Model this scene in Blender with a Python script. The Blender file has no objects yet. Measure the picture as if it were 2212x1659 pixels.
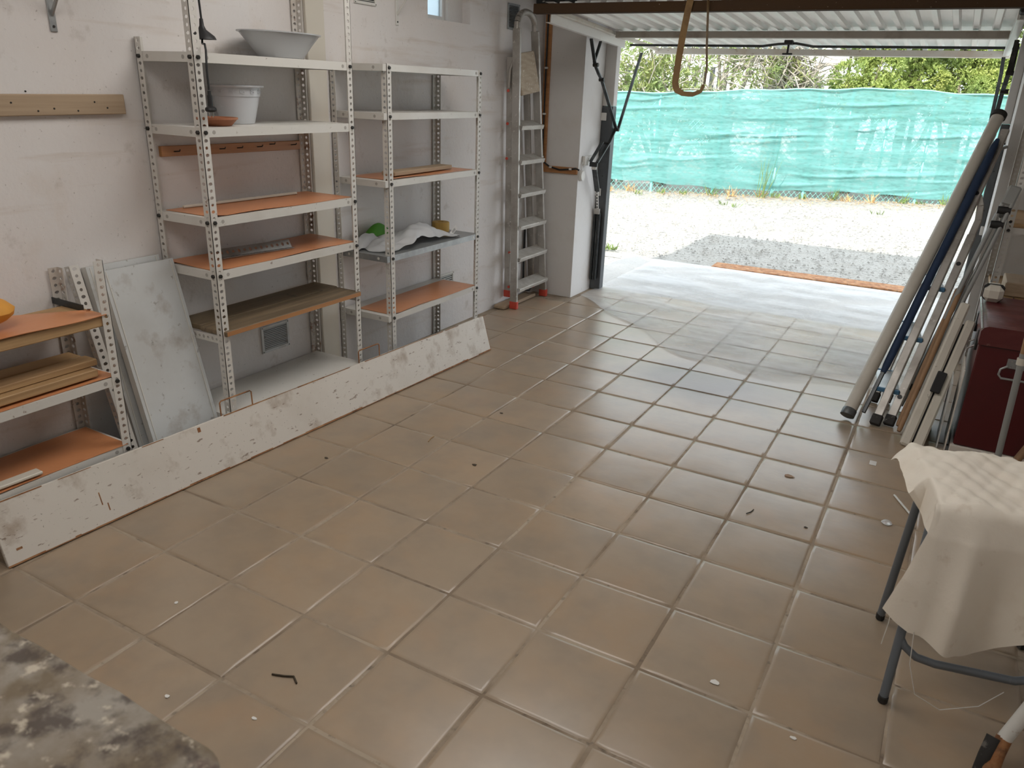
import bpy, math, random
from mathutils import Vector, Matrix
random.seed(7)
SC = bpy.context.scene
COL = SC.collection

# ------------------------------------------------------------------ camera
cam_d = bpy.data.cameras.new('camera')
cam_d.sensor_width = 36.0
cam_d.lens = 1660.26 / 2212 * 36.0
cam_d.clip_end = 300
cam = bpy.data.objects.new('camera', cam_d)
COL.objects.link(cam)
_r = Vector((0.86989, 0.49203, 0.03452)); _u = Vector((-0.20482, 0.29669, 0.93275)); _f = Vector((-0.44871, 0.81846, -0.35887))
_m = Matrix(((_r.x, _u.x, -_f.x), (_r.y, _u.y, -_f.y), (_r.z, _u.z, -_f.z))).to_4x4()
_m.translation = Vector((1.86955, -1.13515, 1.59630))
cam.matrix_world = _m
cam_d.dof.use_dof = True
cam_d.dof.focus_distance = 4.0
cam_d.dof.aperture_fstop = 7.0
SC.camera = cam

# ------------------------------------------------------------------ light
w = bpy.data.worlds.new('sky'); SC.world = w; w.use_nodes = True
bg = w.node_tree.nodes['Background']
bg.inputs[0].default_value = (0.86, 0.93, 1.0, 1)
bg.inputs[1].default_value = 2.5
sun_d = bpy.data.lights.new('sun', 'SUN'); sun_d.energy = 6.0; sun_d.angle = 0.009; sun_d.color = (1, 0.96, 0.88)
sun = bpy.data.objects.new('sun', sun_d); COL.objects.link(sun)
sun.rotation_euler = Vector((0.25, 0.95, -0.86)).to_track_quat('-Z', 'Y').to_euler()
SC.view_settings.view_transform = 'Standard'
SC.view_settings.look = 'None'
SC.view_settings.gamma = 1
SC.view_settings.use_curve_mapping = False
SC.view_settings.exposure = 0.35
FILL_W = 4.6

# ------------------------------------------------------------------ materials
MAT = {}
def N(nt, t, **kw):
    n = nt.nodes.new(t)
    for k, v in kw.items():
        setattr(n, k, v)
    return n
def mat(name, col, rough=0.6, metal=0.0, var=(), bump=None, coord='obj', rnd=0.0, spec=0.5, rvar=None, trans=0.0, alpha=1.0, stretch=None, detail=6.0):
    """var: list of (scale, lo, hi, colour, amount[, stretch]) noise layers; bump: (scale, strength, distance)"""
    m = bpy.data.materials.new(name); m.use_nodes = True
    nt = m.node_tree; b = nt.nodes['Principled BSDF']
    if coord == 'world':
        co = N(nt, 'ShaderNodeNewGeometry').outputs['Position']
    else:
        co = N(nt, 'ShaderNodeTexCoord').outputs['Object']
    oi = N(nt, 'ShaderNodeObjectInfo')
    if coord != 'world':
        sc_ = N(nt, 'ShaderNodeVectorMath', operation='SCALE'); cx = N(nt, 'ShaderNodeCombineXYZ')
        for i in range(3): nt.links.new(oi.outputs['Random'], cx.inputs[i])
        nt.links.new(cx.outputs[0], sc_.inputs[0]); sc_.inputs['Scale'].default_value = 37.0
        ad = N(nt, 'ShaderNodeVectorMath', operation='ADD')
        nt.links.new(co, ad.inputs[0]); nt.links.new(sc_.outputs[0], ad.inputs[1]); co = ad.outputs[0]
    cur = None
    rgb = N(nt, 'ShaderNodeRGB'); rgb.outputs[0].default_value = (*col, 1); cur = rgb.outputs[0]
    def noise(scale, st=None, detail=detail, rg=0.6):
        v = co
        if st:
            mp = N(nt, 'ShaderNodeMapping'); mp.inputs['Scale'].default_value = st
            nt.links.new(co, mp.inputs[0]); v = mp.outputs[0]
        n = N(nt, 'ShaderNodeTexNoise'); n.inputs['Scale'].default_value = scale
        n.inputs['Detail'].default_value = detail; n.inputs['Roughness'].default_value = rg
        nt.links.new(v, n.inputs['Vector'])
        return n.outputs['Fac']
    for L in var:
        s, lo, hi, c2, am = L[:5]; st = L[5] if len(L) > 5 else stretch
        mr = N(nt, 'ShaderNodeMapRange'); mr.inputs[1].default_value = lo; mr.inputs[2].default_value = hi
        mr.inputs[3].default_value = 0; mr.inputs[4].default_value = am
        nt.links.new(noise(s, st), mr.inputs[0])
        mx = N(nt, 'ShaderNodeMix', data_type='RGBA')
        nt.links.new(mr.outputs[0], mx.inputs[0]); nt.links.new(cur, mx.inputs[6]); mx.inputs[7].default_value = (*c2, 1)
        cur = mx.outputs[2]
    if rnd:
        hs = N(nt, 'ShaderNodeHueSaturation'); mr = N(nt, 'ShaderNodeMapRange')
        mr.inputs[3].default_value = 1 - rnd; mr.inputs[4].default_value = 1 + rnd
        nt.links.new(oi.outputs['Random'], mr.inputs[0]); nt.links.new(mr.outputs[0], hs.inputs['Value'])
        nt.links.new(cur, hs.inputs['Color']); cur = hs.outputs[0]
    nt.links.new(cur, b.inputs['Base Color'])
    b.inputs['Roughness'].default_value = rough; b.inputs['Metallic'].default_value = metal
    b.inputs['Specular IOR Level'].default_value = spec
    b.inputs['Alpha'].default_value = alpha
    if trans: b.inputs['Transmission Weight'].default_value = trans
    if rvar:
        mr = N(nt, 'ShaderNodeMapRange'); mr.inputs[3].default_value = rvar[1]; mr.inputs[4].default_value = rvar[2]
        mr.inputs[1].default_value = 0.3; mr.inputs[2].default_value = 0.7
        nt.links.new(noise(rvar[0]), mr.inputs[0]); nt.links.new(mr.outputs[0], b.inputs['Roughness'])
    if bump:
        bp = N(nt, 'ShaderNodeBump'); bp.inputs['Strength'].default_value = bump[1]; bp.inputs['Distance'].default_value = bump[2]
        nt.links.new(noise(bump[0], bump[3] if len(bump) > 3 else None), bp.inputs['Height']); nt.links.new(bp.outputs[0], b.inputs['Normal'])
    MAT[name] = m
    m['_col'] = 0
    return m
def emis(name, col, s):
    m = bpy.data.materials.new(name); m.use_nodes = True; nt = m.node_tree; nt.nodes.clear()
    e = N(nt, 'ShaderNodeEmission'); e.inputs[0].default_value = (*col, 1); e.inputs[1].default_value = s
    o = N(nt, 'ShaderNodeOutputMaterial'); nt.links.new(e.outputs[0], o.inputs[0]); MAT[name] = m; return m
def cloth(name, col, transl=0.4, transp=0.0, weave=None, var=None, wave=None, bump=None):
    """thin fabric or film: diffuse + translucent (+ see-through); weave=(scale,lo,hi) modulates the see-through"""
    m = bpy.data.materials.new(name); m.use_nodes = True; nt = m.node_tree; nt.nodes.clear()
    g = N(nt, 'ShaderNodeNewGeometry'); co = g.outputs['Position']
    rgb = N(nt, 'ShaderNodeRGB'); rgb.outputs[0].default_value = (*col, 1); cur = rgb.outputs[0]
    def noise(s, st):
        mp = N(nt, 'ShaderNodeMapping'); mp.inputs['Scale'].default_value = st; nt.links.new(co, mp.inputs[0])
        n = N(nt, 'ShaderNodeTexNoise'); n.inputs['Scale'].default_value = s; n.inputs['Detail'].default_value = 5
        nt.links.new(mp.outputs[0], n.inputs['Vector']); return n.outputs['Fac']
    for (s, lo, hi, c2, am, st) in (var or ()):
        mr = N(nt, 'ShaderNodeMapRange'); mr.inputs[1].default_value = lo; mr.inputs[2].default_value = hi; mr.inputs[4].default_value = am
        nt.links.new(noise(s, st), mr.inputs[0]); mx = N(nt, 'ShaderNodeMix', data_type='RGBA')
        nt.links.new(mr.outputs[0], mx.inputs[0]); nt.links.new(cur, mx.inputs[6]); mx.inputs[7].default_value = (*c2, 1); cur = mx.outputs[2]
    pr = N(nt, 'ShaderNodeBsdfPrincipled'); pr.inputs['Roughness'].default_value = 0.55; nt.links.new(cur, pr.inputs['Base Color'])
    tl = N(nt, 'ShaderNodeBsdfTranslucent'); nt.links.new(cur, tl.inputs[0])
    if bump:
        bp = N(nt, 'ShaderNodeBump'); bp.inputs['Strength'].default_value = bump[1]; bp.inputs['Distance'].default_value = bump[2]
        nt.links.new(noise(bump[0], bump[3]), bp.inputs['Height'])
        nt.links.new(bp.outputs[0], pr.inputs['Normal']); nt.links.new(bp.outputs[0], tl.inputs['Normal'])
    m1 = N(nt, 'ShaderNodeMixShader'); m1.inputs[0].default_value = transl
    nt.links.new(pr.outputs[0], m1.inputs[1]); nt.links.new(tl.outputs[0], m1.inputs[2]); out = m1.outputs[0]
    if transp:
        tr = N(nt, 'ShaderNodeBsdfTransparent'); m2 = N(nt, 'ShaderNodeMixShader'); m2.inputs[0].default_value = transp
        if weave:
            mr = N(nt, 'ShaderNodeMapRange'); mr.inputs[1].default_value = weave[1]; mr.inputs[2].default_value = weave[2]
            mr.inputs[3].default_value = weave[4]; mr.inputs[4].default_value = transp
            nt.links.new(noise(weave[0], weave[3]), mr.inputs[0]); nt.links.new(mr.outputs[0], m2.inputs[0])
        nt.links.new(out, m2.inputs[1]); nt.links.new(tr.outputs[0], m2.inputs[2]); out = m2.outputs[0]
    o = N(nt, 'ShaderNodeOutputMaterial'); nt.links.new(out, o.inputs[0]); MAT[name] = m; return m

mat('grout', (0.22, 0.165, 0.115), 0.9, var=[(2.0, .42, .58, (0.40, 0.33, 0.25), .9), (25, .56, .68, (0.08, 0.06, 0.045), .6)], coord='world', bump=(60, .5, .004))
mat('wall_paint', (0.69, 0.665, 0.65), 0.85, var=[(1.1, .45, .7, (0.65, 0.585, 0.54), .6), (3, .58, .72, (0.5, 0.41, 0.33), .45, (1, .4, 5)), (2.7, .58, .75, (0.55, 0.45, 0.35), .35), (9, .62, .72, (0.36, 0.31, 0.26), .35), (70, .66, .72, (0.24, 0.21, 0.18), .6)], coord='world', bump=(40, .25, .01))
mat('jamb_paint', (0.68, 0.665, 0.65), 0.85, var=[(2.0, .5, .75, (0.55, 0.5, 0.44), .5), (60, .68, .74, (0.25, 0.22, 0.2), .6)], coord='world', bump=(40, .2, .008))
mat('ceiling_paint', (0.62, 0.61, 0.6), 0.9, coord='world')
mat('shelf_white', (0.63, 0.615, 0.575), 0.42, var=[(4, .5, .75, (0.5, 0.47, 0.42), .5), (45, .66, .72, (0.20, 0.13, 0.09), .8)], rvar=(6, .3, .55))
mat('post_white', (0.62, 0.60, 0.56), 0.45, var=[(5, .5, .75, (0.5, 0.46, 0.4), .5), (38, .67, .73, (0.22, 0.12, 0.07), .8)])
mat('post_rusty', (0.58, 0.55, 0.51), 0.5, var=[(5, .45, .7, (0.45, 0.38, 0.31), .7), (22, .57, .66, (0.20, 0.09, 0.04), .9)])
mat('galvanised', (0.30, 0.31, 0.31), 0.42, metal=0.6, var=[(18, .4, .65, (0.45, 0.46, 0.46), .6)], rvar=(9, .3, .5))
mat('oilcloth', (0.58, 0.245, 0.105), 0.33, var=[(2.5, .4, .7, (0.53, 0.22, 0.10), .6), (7, .62, .75, (0.34, 0.12, 0.05), .6), (50, .7, .75, (0.2, 0.08, 0.04), .7)], bump=(7, .25, .01))
mat('wood_pale', (0.42, 0.27, 0.13), 0.65, var=[(5, .42, .66, (0.27, 0.155, 0.07), .8, (1.5, .25, 9)), (3, .6, .72, (0.2, 0.11, 0.05), .6)], bump=(8, .25, .004, (1.5, .3, 12)), rnd=.12)
mat('wood_grey', (0.40, 0.30, 0.20), 0.75, var=[(5, .42, .66, (0.30, 0.215, 0.14), .8, (1.5, .25, 9)), (6, .62, .7, (0.13, 0.08, 0.05), .7)], bump=(8, .25, .004, (1.5, .3, 12)))
mat('wood_dark', (0.20, 0.145, 0.085), 0.6, var=[(4, .4, .62, (0.12, 0.085, 0.05), .9, (9, .3, 9)), (3, .58, .7, (0.30, 0.23, 0.15), .5, (6, .4, 6)), (9, .62, .7, (0.04, 0.03, 0.02), .7)], bump=(7, .3, .004, (10, .3, 10)))
mat('wood_red', (0.42, 0.20, 0.075), 0.5, var=[(5, .42, .66, (0.31, 0.13, 0.05), .8, (2, .25, 9))])
mat('board_white', (0.66, 0.62, 0.56), 0.5, var=[(1.8, .5, .75, (0.5, 0.44, 0.37), .5), (6, .54, .68, (0.33, 0.25, 0.18), .7), (24, .63, .68, (0.17, 0.10, 0.06), .75, (1, .7, 2.2)), (90, .66, .7, (0.1, 0.07, 0.05), .8)], bump=(20, .1, .003))
mat('rust', (0.25, 0.10, 0.035), 0.85, var=[(14, .4, .65, (0.45, 0.25, 0.12), .8), (30, .5, .65, (0.09, 0.045, 0.025), .7)], bump=(40, .4, .004))
mat('panel_grey', (0.58, 0.60, 0.60), 0.35, var=[(2.3, .45, .7, (0.47, 0.47, 0.45), .6), (7, .57, .7, (0.34, 0.30, 0.26), .6), (30, .64, .7, (0.2, 0.17, 0.14), .6)])
mat('aluminium', (0.45, 0.43, 0.40), 0.42, metal=0.55, var=[(7, .45, .7, (0.27, 0.245, 0.21), .75), (40, .62, .68, (0.62, 0.6, 0.57), .7)], rvar=(8, .35, .6))
mat('aluminium_tread', (0.52, 0.50, 0.46), 0.5, metal=0.4, var=[(9, .45, .7, (0.33, 0.29, 0.24), .7), (40, .63, .68, (0.7, 0.68, 0.63), .8)])
mat('tread_beige', (0.42, 0.345, 0.255), 0.75, var=[(9, .4, .65, (0.30, 0.23, 0.16), .7, (1, 1, 5)), (45, .62, .67, (0.66, 0.62, 0.55), .9)])
mat('red_plastic', (0.50, 0.06, 0.035), 0.5, var=[(12, .5, .7, (0.3, 0.04, 0.03), .6)])
mat('black', (0.012, 0.012, 0.013), 0.5)
mat('black_rubber', (0.02, 0.019, 0.018), 0.75, var=[(30, .6, .66, (0.2, 0.19, 0.17), .6)])
mat('dark_steel', (0.055, 0.06, 0.062), 0.4, metal=0.7, var=[(12, .5, .7, (0.13, 0.13, 0.13), .7)])
mat('rail_steel', (0.085, 0.09, 0.095), 0.45, metal=0.6, var=[(6, .45, .7, (0.17, 0.18, 0.18), .7, (1, 1, .4))])
mat('slot_grey', (0.36, 0.34, 0.31), 0.6)
mat('bolt_steel', (0.05, 0.048, 0.045), 0.5, metal=0.8)
mat('door_white', (0.80, 0.79, 0.76), 0.33, var=[(3, .5, .75, (0.55, 0.50, 0.44), .5, (3, .4, 1)), (30, .66, .72, (0.35, 0.22, 0.13), .6)])
mat('door_frame', (0.60, 0.565, 0.50), 0.45, var=[(5, .45, .7, (0.47, 0.35, 0.24), .6), (22, .62, .7, (0.25, 0.14, 0.07), .7)])
mat('door_bar', (0.46, 0.43, 0.385), 0.5, var=[(6, .5, .7, (0.25, 0.19, 0.14), .7), (20, .63, .7, (0.5, 0.47, 0.42), .6)])
mat('beam_brown', (0.055, 0.03, 0.013), 0.8, spec=.2, var=[(4, .45, .7, (0.05, 0.03, 0.018), .7, (.4, 2, 2)), (60, .67, .72, (0.4, 0.34, 0.27), .8)], bump=(20, .2, .004))
mat('strap_brown', (0.25, 0.155, 0.065), 0.75, var=[(20, .45, .7, (0.16, 0.09, 0.04), .6)])
mat('pot_white', (0.60, 0.62, 0.65), 0.3)
mat('terracotta', (0.36, 0.135, 0.065), 0.7, var=[(10, .45, .7, (0.45, 0.25, 0.15), .6)])
mat('white_plastic', (0.68, 0.67, 0.64), 0.4)
mat('cream_plastic', (0.60, 0.565, 0.49), 0.45, var=[(6, .55, .75, (0.42, 0.36, 0.28), .6), (40, .66, .71, (0.2, 0.16, 0.12), .7)])
mat('cream_board', (0.60, 0.56, 0.48), 0.45, var=[(1.5, .45, .7, (0.66, 0.63, 0.57), .5)])
mat('green_fabric', (0.06, 0.24, 0.015), 0.7)
mat('yellow_roll', (0.42, 0.26, 0.06), 0.75, var=[(40, .45, .65, (0.3, 0.17, 0.04), .7, (1, 1, .1))])
mat('orange_bag', (0.66, 0.30, 0.04), 0.6, bump=(9, .3, .01))
mat('red_paint', (0.075, 0.006, 0.008), 0.4, var=[(4, .5, .75, (0.055, 0.006, 0.008), .6), (30, .66, .72, (0.05, 0.01, 0.01), .6)])
mat('red_lid', (0.09, 0.014, 0.015), 0.3, var=[(4, .45, .7, (0.2, 0.06, 0.05), .6, (.5, 2, 1)), (25, .62, .7, (0.3, 0.2, 0.18), .4)], rvar=(7, .28, .5))
mat('worn_edge', (0.45, 0.44, 0.43), 0.35, metal=0.7, var=[(30, .5, .65, (0.2, 0.1, 0.09), .6)])
mat('tube_beige', (0.52, 0.49, 0.43), 0.5, var=[(5, .5, .7, (0.44, 0.40, 0.34), .6)])
mat('navy_fabric', (0.013, 0.032, 0.08), 0.75, bump=(12, .3, .01, (3, 3, .5)))
mat('blue_plastic', (0.06, 0.17, 0.30), 0.45)
mat('grey_tube', (0.26, 0.265, 0.255), 0.4)
mat('chair_grey', (0.145, 0.165, 0.19), 0.32, metal=0.25, var=[(50, .68, .72, (0.6, 0.6, 0.6), .8)])
mat('canvas', (0.82, 0.765, 0.67), 0.9, var=[(5, .5, .72, (0.74, 0.66, 0.54), .6), (14, .62, .72, (0.55, 0.45, 0.34), .45), (45, .68, .72, (0.8, 0.76, 0.68), .8)], coord='world', bump=(16, .35, .008))
mat('stick_wood', (0.30, 0.175, 0.09), 0.6, var=[(10, .45, .7, (0.2, 0.11, 0.055), .6)], rnd=.1)
mat('pipe_white', (0.66, 0.66, 0.63), 0.4, var=[(30, .62, .7, (0.3, 0.18, 0.09), .7)])
mat('bench_top', (0.17, 0.13, 0.085), 0.7, var=[(5, .42, .6, (0.27, 0.245, 0.21), .9), (11, .44, .6, (0.12, 0.085, 0.045), .85), (19, .5, .62, (0.045, 0.03, 0.022), .85), (34, .58, .66, (0.48, 0.42, 0.33), .8), (6, .6, .72, (0.20, 0.09, 0.07), .5)], coord='world', bump=(22, .5, .006))
mat('gravel', (0.36, 0.35, 0.32), 0.95, var=[(2.2, .5, .72, (0.25, 0.23, 0.19), .5), (28, .54, .68, (0.12, 0.11, 0.09), .8), (60, .56, .66, (0.08, 0.07, 0.06), .7), (11, .62, .75, (0.2, 0.165, 0.115), .5)], coord='world', bump=(45, .8, .03))
mat('concrete', (0.40, 0.39, 0.37), 0.85, var=[(3, .45, .7, (0.5, 0.47, 0.43), .6), (40, .56, .66, (0.32, 0.3, 0.27), .7)], coord='world', bump=(50, .6, .01))
mat('stucco', (0.7, 0.68, 0.64), 0.9, coord='world')
mat('roof_tile', (0.42, 0.2, 0.12), 0.85, coord='world')
mat('pane_frost', (0.75, 0.88, 0.95), 0.6, trans=0.75)
mat('clear_plastic', (0.9, 0.9, 0.9), 0.15, trans=0.7)
mat('frame_white', (0.68, 0.68, 0.66), 0.4)
mat('bark', (0.27, 0.22, 0.17), 0.9, var=[(12, .45, .65, (0.16, 0.12, 0.09), .7)], bump=(20, .6, .02))
mat('twig', (0.34, 0.30, 0.25), 0.9)
mat('weed_green', (0.13, 0.19, 0.05), 0.8, rnd=.3)
mat('weed_dry', (0.42, 0.27, 0.12), 0.9, rnd=.2)
mat('wire_green', (0.16, 0.42, 0.38), 0.5)
mat('post_teal', (0.22, 0.55, 0.50), 0.6)
mat('boat_white', (0.75, 0.74, 0.72), 0.4)
mat('boat_orange', (0.72, 0.42, 0.12), 0.5)
mat('boat_red', (0.55, 0.03, 0.05), 0.45)
mat('boat_blue', (0.05, 0.2, 0.5), 0.5)
mat('litter_white', (0.7, 0.69, 0.66), 0.7)
mat('litter_dark', (0.05, 0.035, 0.02), 0.8)
mat('basin_grey', (0.42, 0.43, 0.44), 0.25)
cloth('net', (0.155, 0.40, 0.375), 0.45, 0.28, weave=(9, .45, .68, (1.0, 1.0, 3.0), 0.02), var=[(3, .4, .7, (0.235, 0.49, 0.475), .8, (.6, .6, 6)), (14, .5, .7, (0.10, 0.30, 0.275), .6, (.5, .5, 8))])
cloth('film', (0.80, 0.82, 0.83), 0.35, 0.82, weave=(2.2, .32, .62, (1.0, 1.6, 1.0), 0.42), bump=(9, .5, .01, (.6, 3, 1)))
cloth('bag_film', (0.70, 0.71, 0.72), 0.3, 0.0)
cloth('leaf_juniper', (0.40, 0.47, 0.14), 0.4, var=[(1.2, .4, .65, (0.27, 0.38, 0.14), .9, (1, 1, 1)), (2.3, .55, .7, (0.52, 0.52, 0.17), .7, (1, 1, 1))])
cloth('leaf_oleander', (0.30, 0.38, 0.15), 0.4, var=[(3, .45, .65, (0.30, 0.29, 0.10), .7, (1, 1, 1))])

# floor tile: fired clay, mottled, slightly different from tile to tile, with one soft dark patch
m = mat('tile', (0.335, 0.262, 0.188), 0.31, rnd=.055, coord='world',
        var=[(1.9, .38, .62, (0.36, 0.26, 0.17), .9), (4.3, .42, .66, (0.28, 0.225, 0.17), .75), (11, .45, .7, (0.36, 0.28, 0.20), .5), (3.1, .58, .75, (0.38, 0.255, 0.16), .5)],
        bump=(5, .14, .006, (1, 2.2, 1)), spec=.65, detail=3.0)
nt = m.node_tree; b = nt.nodes['Principled BSDF']
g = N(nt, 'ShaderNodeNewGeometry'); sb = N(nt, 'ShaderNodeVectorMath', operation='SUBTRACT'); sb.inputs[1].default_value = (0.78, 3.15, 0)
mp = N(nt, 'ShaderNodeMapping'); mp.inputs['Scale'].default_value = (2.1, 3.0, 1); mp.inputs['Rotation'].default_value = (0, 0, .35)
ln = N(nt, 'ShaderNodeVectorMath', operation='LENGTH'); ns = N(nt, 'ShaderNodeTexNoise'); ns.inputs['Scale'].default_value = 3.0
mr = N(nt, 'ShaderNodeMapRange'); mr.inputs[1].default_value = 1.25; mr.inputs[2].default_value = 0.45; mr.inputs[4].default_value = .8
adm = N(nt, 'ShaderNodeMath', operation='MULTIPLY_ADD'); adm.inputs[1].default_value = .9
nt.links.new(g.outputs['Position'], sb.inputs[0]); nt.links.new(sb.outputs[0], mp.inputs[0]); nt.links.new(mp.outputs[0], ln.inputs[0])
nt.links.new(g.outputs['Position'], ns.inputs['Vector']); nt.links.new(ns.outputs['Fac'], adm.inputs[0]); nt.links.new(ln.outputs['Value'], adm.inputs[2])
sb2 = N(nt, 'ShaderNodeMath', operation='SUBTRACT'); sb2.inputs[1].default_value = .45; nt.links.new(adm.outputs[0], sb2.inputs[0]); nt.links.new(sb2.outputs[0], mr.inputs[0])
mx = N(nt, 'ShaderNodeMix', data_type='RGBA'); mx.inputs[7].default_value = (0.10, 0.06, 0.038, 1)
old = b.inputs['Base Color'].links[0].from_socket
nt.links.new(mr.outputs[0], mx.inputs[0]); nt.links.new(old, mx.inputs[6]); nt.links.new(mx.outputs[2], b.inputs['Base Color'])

# ------------------------------------------------------------------ mesh helpers
V = Vector
class MB:
    def __init__(s): s.v = []; s.f = []
    def add(s, vs, fs):
        o = len(s.v); s.v += [tuple(p) for p in vs]; s.f += [tuple(i + o for i in f) for f in fs]; return s
    def box(s, a, b, ch=0.0):
        (x0, y0, z0), (x1, y1, z1) = a, b
        c = V(((x0 + x1) / 2, (y0 + y1) / 2, (z0 + z1) / 2))
        return s.obox(c, V((1, 0, 0)), V((0, 1, 0)), V((0, 0, 1)), x1 - x0, y1 - y0, z1 - z0, ch)
    def obox(s, c, ax, ay, az, lx, ly, lz, ch=0.0):
        c = V(c); hx, hy, hz = lx / 2, ly / 2, lz / 2
        if ch <= 0:
            P = [c + ax * (sx * hx) + ay * (sy * hy) + az * (sz * hz) for sx in (-1, 1) for sy in (-1, 1) for sz in (-1, 1)]
            return s.add(P, [(0, 1, 3, 2), (4, 6, 7, 5), (0, 4, 5, 1), (2, 3, 7, 6), (0, 2, 6, 4), (1, 5, 7, 3)])
        ch = min(ch, hx * .9, hy * .9, hz * .9)
        P = []; idx = {}
        for sx in (-1, 1):
            for sy in (-1, 1):
                for sz in (-1, 1):
                    for k in range(3):
                        d = [hx - ch, hy - ch, hz - ch]; d[k] += ch
                        idx[(sx, sy, sz, k)] = len(P)
                        P.append(c + ax * (sx * d[0]) + ay * (sy * d[1]) + az * (sz * d[2]))
        F = []
        S = (-1, 1)
        for q in S:
            F.append([idx[(q, a, b, 0)] for a, b in ((-1, -1), (1, -1), (1, 1), (-1, 1))][::q])
            F.append([idx[(a, q, b, 1)] for a, b in ((-1, -1), (-1, 1), (1, 1), (1, -1))][::q])
            F.append([idx[(a, b, q, 2)] for a, b in ((-1, -1), (1, -1), (1, 1), (-1, 1))][::q])
        for a in S:
            for b in S:
                F.append([idx[(-1, a, b, 1)], idx[(1, a, b, 1)], idx[(1, a, b, 2)], idx[(-1, a, b, 2)]][::(a * b)])
                F.append([idx[(a, -1, b, 2)], idx[(a, 1, b, 2)], idx[(a, 1, b, 0)], idx[(a, -1, b, 0)]][::(a * b)])
                F.append([idx[(a, b, -1, 0)], idx[(a, b, 1, 0)], idx[(a, b, 1, 1)], idx[(a, b, -1, 1)]][::(a * b)])
                for cc in S:
                    F.append([idx[(a, b, cc, 0)], idx[(a, b, cc, 1)], idx[(a, b, cc, 2)]][::(a * b * cc)])
        return s.add(P, F)
    def bar(s, p, q, wd, th, up=(0, 0, 1), ch=0.0):
        """rectangular bar from p to q; wd across (perpendicular to up), th along up"""
        p, q = V(p), V(q); d = (q - p); L = d.length; d.normalize()
        sd = d.cross(V(up)); sd.normalize(); u = sd.cross(d)
        return s.obox((p + q) / 2, d, sd, u, L, wd, th, ch)
    def tube(s, pts, r, n=10, cap=True, rs=None):
        pts = [V(p) for p in pts]; rings = []
        t0 = (pts[1] - pts[0]).normalized()
        a = V((0, 0, 1)) if abs(t0.z) < .9 else V((1, 0, 0))
        nrm = t0.cross(a).normalized(); P = []; F = []
        for i, p in enumerate(pts):
            t = (pts[min(i + 1, len(pts) - 1)] - pts[max(i - 1, 0)]).normalized()
            nrm = (nrm - t * nrm.dot(t)).normalized(); bn = t.cross(nrm)
            rr = rs[i] if rs else r
            P += [p + (nrm * math.cos(2 * math.pi * k / n) + bn * math.sin(2 * math.pi * k / n)) * rr for k in range(n)]
        for i in range(len(pts) - 1):
            for k in range(n):
                k2 = (k + 1) % n
                F.append((i * n + k, i * n + k2, (i + 1) * n + k2, (i + 1) * n + k))
        if cap:
            F.append(tuple(range(n))[::-1]); F.append(tuple((len(pts) - 1) * n + k for k in range(n)))
        return s.add(P, F)
    def lathe(s, prof, c, n=28, axis=(0, 0, 1), sx=1.0, sy=1.0):
        c = V(c); az = V(axis).normalized(); a = V((1, 0, 0)) if abs(az.x) < .9 else V((0, 1, 0))
        ax = (a - az * a.dot(az)).normalized(); ay = az.cross(ax); P = []; F = []
        for (r, h) in prof:
            P += [c + ax * (r * sx * math.cos(2 * math.pi * k / n)) + ay * (r * sy * math.sin(2 * math.pi * k / n)) + az * h for k in range(n)]
        for i in range(len(prof) - 1):
            for k in range(n):
                k2 = (k + 1) % n; F.append((i * n + k, i * n + k2, (i + 1) * n + k2, (i + 1) * n + k))
        F.append(tuple(range(n))[::-1]); F.append(tuple((len(prof) - 1) * n + k for k in range(n)))
        return s.add(P, F)
    def grid(s, fn, nu, nv, th=0.0):
        """sheet fn(u,v)->point; th>0 gives it a back face and edges"""
        P = [V(fn(i / nu, j / nv)) for i in range(nu + 1) for j in range(nv + 1)]
        q = lambda i, j: i * (nv + 1) + j
        F = [(q(i, j), q(i + 1, j), q(i + 1, j + 1), q(i, j + 1)) for i in range(nu) for j in range(nv)]
        if th > 0:
            n0 = len(P); B = []
            for i in range(nu + 1):
                for j in range(nv + 1):
                    du = P[q(min(i + 1, nu), j)] - P[q(max(i - 1, 0), j)]; dv = P[q(i, min(j + 1, nv))] - P[q(i, max(j - 1, 0))]
                    nn = du.cross(dv); nn = nn.normalized() if nn.length > 1e-12 else V((0, 0, 1))
                    B.append(P[q(i, j)] - nn * th)
            P += B; F += [tuple(n0 + k for k in f[::-1]) for f in F]
            for i in range(nu):
                F += [(q(i + 1, 0), q(i, 0), n0 + q(i, 0), n0 + q(i + 1, 0)), (q(i, nv), q(i + 1, nv), n0 + q(i + 1, nv), n0 + q(i, nv))]
            for j in range(nv):
                F += [(q(0, j), q(0, j + 1), n0 + q(0, j + 1), n0 + q(0, j)), (q(nu, j + 1), q(nu, j), n0 + q(nu, j), n0 + q(nu, j + 1))]
        return s.add(P, F)
    def prism(s, poly, d):
        """extrude a planar polygon (3D points) by vector d"""
        n = len(poly); d = V(d); P = [V(p) for p in poly] + [V(p) + d for p in poly]
        F = [tuple(range(n))[::-1], tuple(range(n, 2 * n))] + [(i, (i + 1) % n, n + (i + 1) % n, n + i) for i in range(n)]
        return s.add(P, F)
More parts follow.
